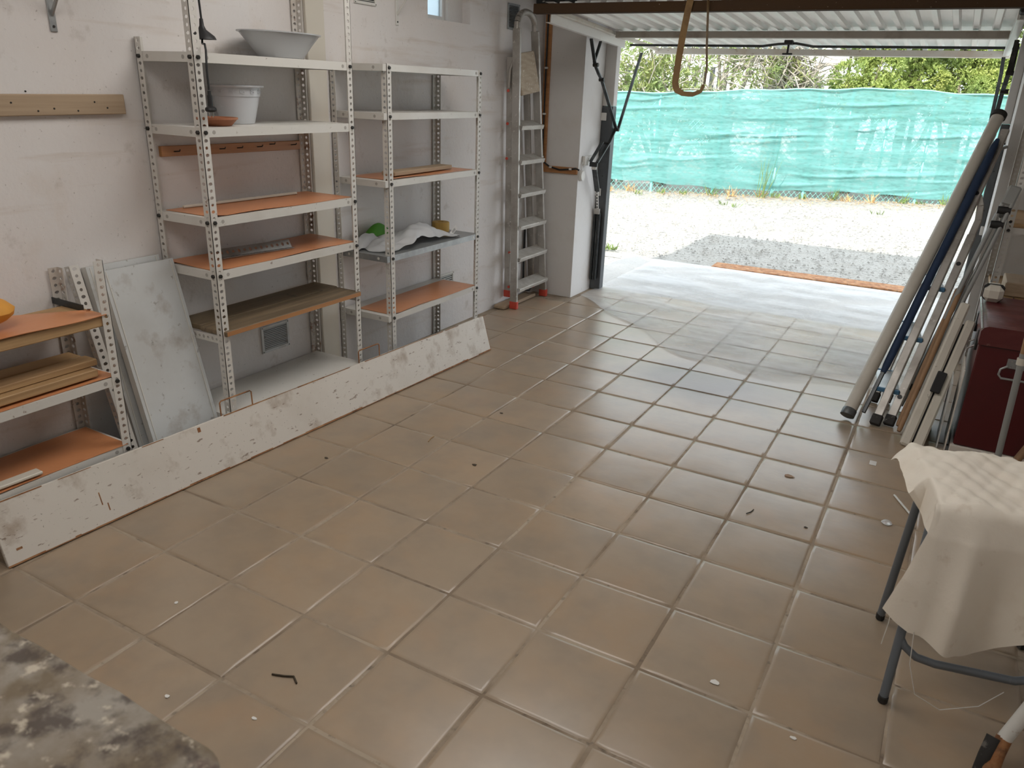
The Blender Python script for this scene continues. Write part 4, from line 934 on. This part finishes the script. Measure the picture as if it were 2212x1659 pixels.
MB().obox(sc_ + V((0, 0, .008)), (tops[1] - tops[0]).normalized(), V((-.2, .98, 0)).normalized(), V((0, 0, 1)), .40, .36, .02, .006).build('seat', 'chair_grey', ch)
cvx = (tops[1] - tops[0]).normalized(); cvx.z = 0; cvx.normalize(); cvy = V((-cvx.y, cvx.x, 0))
def canv(u, v):
    # u: left->right 0..1, v: back->front 0..1 ; seat frame coords
    X = -.27 + .63 * u
    hem = {0: .30, 1: .35}
    drop = .10 + .0
    s = v
    wr = .007 * math.sin(17 * u + 9 * v + 2 * math.sin(7 * v)) + .006 * abs(math.sin(21 * v - 12 * u + math.sin(9 * u))) + .004 * abs(math.sin(37 * u + 30 * v)) + .002 * math.sin(71 * u - 50 * v)
    if s < .5:                       # over the seat
        Y = .28 - .47 * (s / .5); z = .612 + wr * .8
        if Y > .17: z -= (Y - .17) * .35
        over = -.205 - X
        if over > 0: z -= over * (.9 if s < .32 else 1.6); X += over * (.35 if s < .32 else .9)
    else:
        q = (s - .5) / .5
        L0 = .305 + .115 * math.exp(-((u - .30) / .17) ** 2) - .03 * u + .012 * math.sin(19 * u)
        z = .612 - .02 * min(1, q * 8) - L0 * q + wr * .4
        fold = (.030 * math.sin(11 * u + .6) + .014 * math.sin(23 * u + 2) + .035 * math.exp(-((u - .24 + .04 * q) / .045) ** 2)) * min(1, q * 1.6)
        Y = -.19 - .035 * min(1, q * 6) ** .5 - .02 * q - fold
        over = -.205 - X
        if over > 0: Y += over * .9 * q; X += over * (.75 - .75 * q) - .02 * q
    p = sc_ + cvx * X + cvy * Y; return (p.x, p.y, z)
cn = MB().grid(canv, 100, 120, .0025).build('canvas_cloth', 'canvas', smooth=70); tag(cn, 'cream canvas drop cloth draped over the grey-blue stool', 'cloth')
t = thing('loose_thread', 'loose pale thread trailing from the hem of the canvas cloth', 'thread', (2.05, .95, .1))
MB().tube([(2.02, .905, .26), (2.03, .90, .16), (2.06, .90, .07), (2.13, .93, .025), (2.22, .97, .05), (2.27, 1.0, .10)], .0012, 5).build('thread', 'litter_white', t)
MB().tube([(1.955, .93, .33), (1.957, .925, .25), (1.952, .92, .18)], .0012, 5).build('thread', 'litter_white', t)
# white pipe leg at the lower right corner
wl = thing('white_pipe_leg', 'white painted steel tube leg with rusty elbow in the lower right corner', 'leg', (2.26, .76, 0))
MB().tube([(2.262, .80, .10), (2.30, .835, .20), (2.355, .865, .36)], .017, 16).build('tube', 'pipe_white', wl, smooth=60)
MB().tube([(2.246, .745, .0), (2.248, .75, .04), (2.255, .78, .075), (2.264, .804, .105)], .0185, 16).build('elbow', 'rust', wl, smooth=60)
MB().tube([(2.232, .765, .006), (2.235, .77, .06), (2.245, .80, .10)], .02, 12).build('rubber_foot', 'black_rubber', wl, smooth=60)

# ------------------------------------------------------------------ workbench corner, lower left
wb = thing('workbench', 'worn stained workbench with rounded corner in the lower left foreground', 'workbench', (.4, -1.3, 0))
poly = []
cxr, cyr, rr_c = 1.29 - .06, -.692 - .06, .06
poly = [V((-1.04, -1.75, .815)), V((1.29, -1.75, .815))]
for k in range(9):
    a = math.pi / 2 * k / 8; poly.append(V((cxr + rr_c * math.cos(a), cyr + rr_c * math.sin(a), .815)))
rb = random.Random(11)
for k in range(1, 40):
    poly.append(V((cxr - k * (cxr + 1.04) / 40, -.692 + rb.uniform(-.004, .004), .815)))
poly.append(V((-1.04, -.692, .815)))
MB().prism(poly, (0, 0, .035)).build('worktop', 'bench_top', wb)
for (x_, y_) in ((1.05, -.85), (-.9, -.85), (1.05, -1.6), (-.9, -1.6)):
    MB().box((x_ - .035, y_ - .035, .002), (x_ + .035, y_ + .035, .815), .004).build('leg', 'wood_dark', wb)
MB().box((-.9, -.88, .70), (1.05, -.84, .80), .003).build('apron', 'wood_dark', wb)

# ------------------------------------------------------------------ small litter on the floor
def litter(name, pts, r, m, label, group='scraps on the floor'):
    tag(MB().tube(pts, r, 6).build(name, m, smooth=60), label, 'scrap', group)
def chip(x, y, s, m, name, label, cat='scrap', group='scraps on the floor'):
    rr2 = random.Random(int(x * 1000) + int(y * 777)); n = 7
    poly = [V((x + s * (.6 + .5 * rr2.random()) * math.cos(2 * math.pi * k / n), y + s * (.4 + .4 * rr2.random()) * math.sin(2 * math.pi * k / n), .0015)) for k in range(n)]
    tag(MB().prism(poly, (0, 0, .0015)).build(name, m), label, cat, group)
chip(-.361, 1.207, .012, 'litter_dark', 'leaf_scrap', 'small black scrap on the tiles near the leaning board')
litter('dry_twig', [(-.075, 1.60, .003), (-.085, 1.63, .004), (-.088, 1.665, .003)], .0025, 'wood_pale', 'short pale twig on the tiles near the leaning board')
chip(.237, 1.518, .014, 'litter_dark', 'leaf_scrap', 'dark curled leaf scrap in the middle of the tiles')
chip(.039, 2.099, .010, 'litter_dark', 'leaf_scrap', 'small dark leaf scrap on the tiles below the far unit')
chip(1.482, 2.206, .026, 'stick_wood', 'dry_leaf', 'curled brown dry leaf on the pale tiles at right')
litter('dry_twig', [(1.40, 1.76, .003), (1.413, 1.784, .003), (1.418, 1.81, .003)], .002, 'litter_dark', 'thin dark twig on the pale tiles at right')
chip(1.63, 1.783, .009, 'litter_dark', 'dark_pebble', 'small dark pebble on the tiles near the stool')
chip(1.558, .73, .016, 'litter_white', 'paint_flake', 'white paint flake on the tiles near the stool')
chip(1.795, .636, .010, 'litter_white', 'paint_flake', 'round white paint flake at the bottom right of the floor')
chip(.27, -.125, .009, 'litter_white', 'paint_flake', 'white paint flake beside the workbench edge')
chip(.532, -.058, .009, 'litter_white', 'paint_flake', 'white paint flake on the tile in front of the workbench corner')
chip(-.052, .159, .009, 'litter_white', 'paint_flake', 'white paint flake on the tiles at lower left')
litter('dry_twig', [(.45, .085, .003), (.485, .098, .003), (.51, .11, .004), (.535, .095, .003)], .003, 'litter_dark', 'dark broken twig on the tiles near the workbench')
tag(MB().box((1.785, 2.545, .001), (1.815, 2.595, .0022)).build('paper_scrap', 'litter_white'), 'small white printed paper scrap on the tiles left of the cloth', 'scrap', 'scraps on the floor')
litter('dotted_straw', [(1.915, 2.27, .006), (1.99, 2.12, .006)], .005, 'pipe_white', 'thin spotted straw lying beside the stool leg')
tag(MB().lathe([(.004, 0), (.018, .001), (.021, .006), (.014, .013), (.003, .015)], (1.908, 1.996, .001), 14).build('plastic_blister', 'clear_plastic', smooth=60), 'clear plastic blister on the tiles beside the stool', 'scrap', 'scraps on the floor')
# bundle on the chest
c0 = V((2.155, 3.50, .655))
MB().box((2.112, 3.44, .652), (2.20, 3.58, .735), .022).build('cloth_roll', 'cream_plastic', t := bpy.data.objects['folded_cloth'], smooth=50)
MB().box((2.1085, 3.485, .6515), (2.2035, 3.515, .7385), .02).build('band', 'black', t)
t.location = (2.155, 3.50, .651)
for c in t.children: attach(c, t)

# ------------------------------------------------------------------ outside
grd = struct(MB().grid(lambda u, v: (-14 + 28 * u, 6.6 + 24 * v, -.05 + .02 * math.sin(9 * u + 7 * v)), 40, 40).build('ground', 'gravel', smooth=80))
struct(MB().box((-14, 5.0, -.25), (14, 6.62, -.07)).build('ground_strip', 'gravel'))
struct(MB().box((-1.0, 5.0, -.2), (2.5, 6.56, -.012), .01).build('apron_slab', 'concrete'))
tag(MB().bar((-.12, 6.70, -.035), (1.68, 6.76, -.035), .24, .045, ch=.006).build('rusty_strip', 'rust'), 'rusty brown metal strip across the edge of the concrete apron', 'strip')
# plastic sheet over tiles and apron
def film(u, v):
    x = -.66 + 2.55 * u; y = 3.55 + 2.9 * v
    front = .42 * (1 - u) ** 1.2 * (1 if True else 0)
    edge = 3.62 + .95 * (1 - u) ** 1.6 - .30 * math.sin(3.0 * u) + .08 * math.sin(9 * u) + .04 * math.sin(23 * u + 1)
    y = edge + (6.45 - edge) * v
    e = min(u, 1 - u, v, 1 - v)
    a = min(1, e * 9)
    z = .010 + a * (.004 + .004 * abs(math.sin(34 * y + 3 * math.sin(3 * x) + 1.6 * math.sin(5.3 * x + y))) + .004 * abs(math.sin(11 * x + 7 * y)) + .003 * math.sin(47 * y + 9 * x))
    return (x, y, z)
pf = MB().grid(film, 70, 120).build('plastic_sheet', 'film', smooth=80)
tag(pf, 'wrinkled translucent plastic sheet spread over the tiles at the doorway', 'sheet')

# fence: y = 13.7 + .42 x
def fy(x): return 13.7 + .42 * x
fe = thing('net_fence', 'turquoise shade net on a chain-link fence across the gravel lane', 'fence', (-1, fy(-1), -.05))
def ztop(x): return 1.62 + .16 / (1 + math.exp(-(x + 1.5) * 3)) + .02 * math.sin(2.3 * x) + .012 * math.sin(7 * x)
def zbot(x): return .10 - .045 * (x + 3) / 5 + .03 * math.sin(1.7 * x + 1) + .012 * math.sin(8 * x)
rn = random.Random(21)
folds = [(rn.uniform(-5, 3), rn.uniform(.1, 1.7), rn.uniform(.3, 1.2), rn.uniform(.012, .035), rn.uniform(-.02, .04)) for _ in range(80)]
def net(u, v):
    x = -7 + 12 * u; z0_, z1_ = zbot(x), ztop(x); z = z0_ + (z1_ - z0_) * v
    d = .02 * math.sin(2.2 * x + 3 * z) + .008 * math.sin(9 * x) + .006 * math.sin(17 * z + 2 * math.sin(x))
    for (fx_, fz, fl2, fw, fa) in folds:
        q = (x - fx_) / fl2
        if abs(q) < 1:
            k = (z - fz - .05 * q * q - .03 * math.sin(3 * q)) / fw
            if abs(k) < 3: d += fa * math.exp(-k * k) * (1 - q * q)
    return (x + .0, fy(x) - .03 - d, z)
MB().grid(net, 220, 90).build('shade_net', 'net', fe, smooth=80)
MB().tube([(-7 + 12 * k / 60, fy(-7 + 12 * k / 60) - .04, ztop(-7 + 12 * k / 60)) for k in range(61)], .014, 6).build('net_hem', 'post_teal', fe, smooth=60)
for px_ in (-5.2, -3.9, -2.9, -1.9, -.95, -.45, .05, .65, 1.3, 1.9, 2.6, 3.6):
    MB().tube([(px_, fy(px_) + .02, -.08), (px_ + .02, fy(px_) + .02, ztop(px_) - .03)], .024, 10).build('post', 'post_teal', fe, smooth=60)
cl = MB(); step = .085; x = -7.0
while x < 5.0:
    for s_ in (-1, 1):
        for (za, zb2) in ((-.05, .28), (.28, 1.58)):
            xa = x + s_ * za * .8; xb = x + s_ * zb2 * .8
            cl.bar((xa, fy(xa) + .0, za), (xb, fy(xb) + .0, zb2), .005, .005, up=(0, 1, 0))
    x += step
o = cl.build('chain_link', 'wire_green', fe); o['kind'] = 'stuff'

# hedge and trees beyond the fence
def tuft_cloud(mb, rnd, centers, n, ls, lw, out=1.0, leaf_n=5, droop=.0):
    for _ in range(n):
        c, r3 = rnd.choice(centers)
        d = V((rnd.gauss(0, 1), rnd.gauss(0, 1), rnd.gauss(0, 1))).normalized()
        rr3 = (.72 + .28 * rnd.random())
        p = V(c) + V((d.x * r3[0], d.y * r3[1], d.z * r3[2])) * rr3
        for k in range(leaf_n):
            q = (d * out + V((rnd.gauss(0, .6), rnd.gauss(0, .6), rnd.gauss(0, .6) - droop))).normalized()
            s_ = q.cross(V((rnd.gauss(0, 1), rnd.gauss(0, 1), rnd.gauss(0, 1)))).normalized() * lw * rnd.uniform(.6, 1.2)
            l = ls * rnd.uniform(.6, 1.3)
            mb.add([p - s_ * .5, p + q * l * .5 - s_, p + q * l, p + q * l * .5 + s_], [(0, 1, 2, 3)])
def bush(name, label, base, centers, n, ls, lw, m, seed, group, leaf_n=5, stems=5, out=1.0, trunk='bark', twigs=0):
    rnd = random.Random(seed); t = thing(name, label, 'tree' if 'tree' in name else 'bush', base, group)
    mb = MB(); tuft_cloud(mb, rnd, centers, n, ls, lw, out, leaf_n)
    o = mb.build('foliage', m, t); o['kind'] = 'stuff'
    mb = MB()
    for k in range(stems):
        c, r3 = centers[k % len(centers)]
        b0 = V(base) + V((rnd.uniform(-.15, .15), rnd.uniform(-.15, .15), 0)); mid = b0.lerp(V(c), .55) + V((rnd.uniform(-.2, .2), rnd.uniform(-.1, .1), 0))
        mb.tube([b0, mid, V(c)], .05, 7, rs=[.06, .04, .015])
    mb.build('stem', trunk, t, smooth=60)
    if twigs:
        mb = MB()
        for _ in range(twigs):
            c, r3 = rnd.choice(centers); p = V(c) + V((rnd.uniform(-1, 1) * r3[0], rnd.uniform(-1, 1) * r3[1], rnd.uniform(-1, 1) * r3[2])) * .9
            d = V((rnd.gauss(0, 1), rnd.gauss(0, .5), rnd.gauss(.4, .8))).normalized() * rnd.uniform(.25, .8)
            q = p + d * .5 + V((rnd.uniform(-.08, .08), 0, rnd.uniform(-.08, .08)))
            mb.tube([p, q, p + d], .009, 4, cap=False, rs=[.012, .008, .003])
        o = mb.build('twig', 'twig', t); o['kind'] = 'stuff'
    return t
def lumps(cx, cy, w_b, h0, h1, n, seed, r=(.38, .35, .42)):
    rnd = random.Random(seed); out = []
    for _ in range(n): out.append(((cx + rnd.uniform(-w_b, w_b), cy + rnd.uniform(-.35, .25), rnd.uniform(h0, h1)), tuple(q * rnd.uniform(.7, 1.2) for q in r)))
    return out
GH = 'juniper bushes behind the net fence'
def hb_(x, lab, seed, m='leaf_juniper', hi=3.3):
    y = fy(x) + 1.15
    bush('juniper_bush', lab, (x, y, -.05), lumps(x, y, .5, 1.6, hi, 16, seed), 9000, .06, .011, m, seed, GH, leaf_n=6, stems=6)
hb_(.10, 'yellow-green juniper bush above the fence, leftmost of the hedge', 1)
hb_(.85, 'dense juniper bush second from the left in the hedge', 2)
hb_(1.65, 'juniper bush in the middle of the hedge with dark gaps', 3)
hb_(2.45, 'juniper bush at the right end of the hedge behind the door arm', 4)
GO = 'leafy shrubs behind the net fence'
def ob_(x, lab, seed, n=700, tw=120, dy=1.35):
    y = fy(x) + dy
    bush('leafy_shrub', lab, (x, y, -.05), lumps(x, y, .55, 1.1, 2.9, 9, seed, (.5, .35, .5)), n, .17, .014, 'leaf_oleander', seed, GO, leaf_n=4, stems=7, out=.6, trunk='twig', twigs=tw)
ob_(-4.0, 'narrow-leaved shrub behind the fence beside the left door pier', 31, 900)
ob_(-3.2, 'narrow-leaved shrub behind the fence left of the hanging strap', 32, 900)
ob_(-2.2, 'thin twiggy shrub behind the fence right of the hanging strap', 33, 800, 320)
ob_(-1.35, 'sparse shrub of bare twigs behind the fence beside the leaning trunk', 34, 420, 420)
tr = thing('leaning_tree', 'leaning bare tree trunk with ivy behind the fence', 'tree', (-.65, 15.0, -.05))
MB().tube([(-.62, 14.7, -.05), (-.78, 14.7, 1.2), (-1.0, 14.7, 1.9), (-1.45, 14.75, 2.6), (-1.9, 14.8, 3.2)], .1, 10, rs=[.17, .15, .14, .12, .08]).build('trunk', 'bark', tr, smooth=60)
mb = MB(); tuft_cloud(mb, random.Random(9), [((-.85, 14.65, 1.6), (.2, .2, .4)), ((-1.1, 14.65, 2.1), (.2, .2, .3))], 260, .07, .02, .8, 4)
o = mb.build('ivy', 'twig', tr); o['kind'] = 'stuff'
MB().tube([(-1.0, 14.7, 1.9), (-.7, 14.6, 2.15), (-.5, 14.6, 2.2), (-.35, 14.6, 2.05)], .03, 8, rs=[.05, .04, .03, .02]).build('branch', 'twig', tr, smooth=60)
# boats standing on end behind the fence
def boat(x, y, label, w2, h, tilt):
    t = thing('small_boat', label, 'boat', (x, y, -.05), 'boats behind the fence')
    zb = 1.15
    prof = [(-w2, zb), (w2, zb), (w2 * .8, zb + h * .6), (w2 * .25, zb + h)]
    MB().prism([(x + a + tilt * (z - zb), y, z) for a, z in prof] + [(x - w2 * .5 + tilt * h, y, zb + h)], (0, .35, 0)).build('hull', 'boat_white', t)
    MB().prism([(x - w2 * .75 + tilt * h * .3, y - .01, zb + h * .08), (x + w2 * .7, y - .01, zb + h * .08), (x + w2 * .5 + tilt * h * .5, y - .01, zb + h * .55), (x - w2 * .2 + tilt * h * .5, y - .01, zb + h * .62)], (0, .02, 0)).build('side_panel', 'boat_orange', t)
    MB().box((x - w2 - .02, y - .03, zb - .07), (x + w2 + .02, y + .37, zb), .01).build('rub_rail', 'boat_red', t)
    MB().box((x - w2 * .9, y - .005, -.05), (x + w2 * .9, y + .3, zb - .071), .02).build('cradle', 'boat_white', t)
boat(-.78 + .02, 15.6, 'white and orange boat with red rail behind the leaning trunk', .20, .95, -.12)
boat(-.22, 15.6, 'white and orange boat with red rail beside the juniper hedge', .19, .8, .1)
# far white house
hs_ = thing('far_house', 'pale sunlit house with white railing far behind the shrubs', 'house', (-6, 24, 0))
MB().box((-14, 24, -.1), (-1.5, 27, 4.2)).build('wall', 'stucco', hs_)
for k in range(5):
    f = MB().box((-12.6 + 2.2 * k, 23.93, 1.2), (-11.6 + 2.2 * k, 24.0, 2.5), .02).build('window', 'frame_white', hs_)
    MB().box((-12.52 + 2.2 * k, 23.915, 1.28), (-11.68 + 2.2 * k, 23.94, 2.42)).build('pane', 'dark_steel', f)
for k in range(24): MB().box((-9 + .22 * k, 21.0, 1.0), (-8.93 + .22 * k, 21.04, 2.6)).build('baluster', 'frame_white', hs_)
MB().box((-9.05, 20.98, 2.6), (-3.8, 21.06, 2.7)).build('handrail', 'frame_white', hs_)
MB().box((-9.05, 20.98, -.1), (-3.8, 21.06, 1.0)).build('low_wall', 'stucco', hs_)
t = thing('parked_car', 'white parked car glimpsed behind the twigs and net', 'car', (-2.2, 18, 0))
MB().prism([(-4.0, 18, .3), (-.4, 18, .3), (-.4, 18, .95), (-1.2, 18, 1.05), (-1.7, 18, 1.6), (-3.2, 18, 1.62), (-3.9, 18, 1.05)], (0, 1.6, 0)).build('body', 'boat_white', t)
MB().prism([(-1.4, 17.98, 1.08), (-1.78, 17.98, 1.52), (-3.1, 17.98, 1.54), (-3.6, 17.98, 1.08)], (0, .01, 0)).build('window', 'dark_steel', t)
for x_ in (-1.1, -3.2): MB().lathe([(.32, 0), (.32, .2)], (x_, 17.95, .27), 20, axis=(0, 1, 0)).build('wheel', 'black_rubber', t)

# weeds along the fence foot
rw = random.Random(77)
def weed(x, y, h, n, m, label, group, sp=.5):
    mb = MB()
    for _ in range(n):
        d = V((rw.gauss(0, sp), rw.gauss(0, sp), 1)).normalized() * h * rw.uniform(.5, 1.1); p = V((x + rw.uniform(-.08, .08), y + rw.uniform(-.05, .05), -.05))
        s_ = d.cross(V((rw.gauss(0, 1), rw.gauss(0, 1), 0))).normalized() * .006
        mb.add([p - s_, p + s_, p + d * .6 + s_ * .8 + V((0, 0, .01)), p + d, p + d * .6 - s_ * .8], [(0, 1, 2, 3, 4)])
    tag(mb.build('weed_tuft', m), label, 'weed', group)
ORD = ['first', 'second', 'third', 'fourth', 'fifth', 'sixth', 'seventh', 'eighth', 'ninth', 'tenth', 'eleventh', 'twelfth']
nd_ = [0, 0]
for k in range(20):
    x = -4.6 + k * .38 + rw.uniform(-.12, .12); dry = (k * 7 % 5) in (1, 3)
    lab = ('%s dry brown weed tuft from the left at the foot of the net fence' if dry else '%s green weed tuft from the left at the foot of the net fence') % ORD[nd_[dry]]
    nd_[dry] += 1
    weed(x, fy(x) - rw.uniform(.05, .3), rw.uniform(.1, .26), 22, 'weed_dry' if dry else 'weed_green', lab, 'dry weeds along the fence' if dry else 'green weeds along the fence')
xw = -1.05
weed(xw, fy(xw) - .25, .85, 14, 'weed_green', 'tall thin green weed standing in front of the net fence', None, .18)
for (x, y, lab) in ((-1.35, 11.6, 'low green weed in the gravel, left of a close pair'), (-1.1, 11.5, 'low green weed in the gravel, right of a close pair'), (-2.9, 11.9, 'low green weed in the gravel, farthest left'), (.9, 12.3, 'low green weed in the gravel, farthest right')):
    weed(x, y, .09, 14, 'weed_green', lab, 'weeds in the gravel')
weed(-1.35, 6.9, .10, 40, 'weed_green', 'green grass tuft at the corner of the concrete apron', None, .8)
# dry litter strip below the fence
mb = MB()
for _ in range(2600):
    x = rw.uniform(-4.5, 4); y = fy(x) - abs(rw.gauss(0, .55)) - .02
    if x < -2.5 and rw.random() < .6: continue
    d = V((rw.gauss(0, 1), rw.gauss(0, 1), rw.gauss(0, .15))).normalized() * rw.uniform(.03, .10); p = V((x, y, -.035 + rw.uniform(0, .02))); s_ = V((-d.y, d.x, 0)).normalized() * .007
    mb.add([p - s_, p + s_, p + d + s_ * .4, p + d - s_ * .4], [(0, 1, 2, 3)])
o = mb.build('dry_straw', 'weed_dry'); tag(o, 'brown dry straw scattered along the foot of the fence', 'straw', kind='stuff')
# pebbles
mb = MB()
for _ in range(5000):
    x = rw.uniform(-3.2, 2.6); y = rw.uniform(6.85, 12.5); r = rw.uniform(.006, .02)
    mb.add([(x - r, y, -.05), (x, y - r, -.05), (x + r, y, -.05), (x, y + r, -.05), (x + r * rw.uniform(-.3, .3), y, -.05 + r * rw.uniform(.8, 1.4))], [(0, 1, 4), (1, 2, 4), (2, 3, 4), (3, 0, 4)])
o = mb.build('pebbles', 'gravel'); tag(o, 'loose pale pebbles strewn over the gravel lane', 'gravel', kind='stuff')
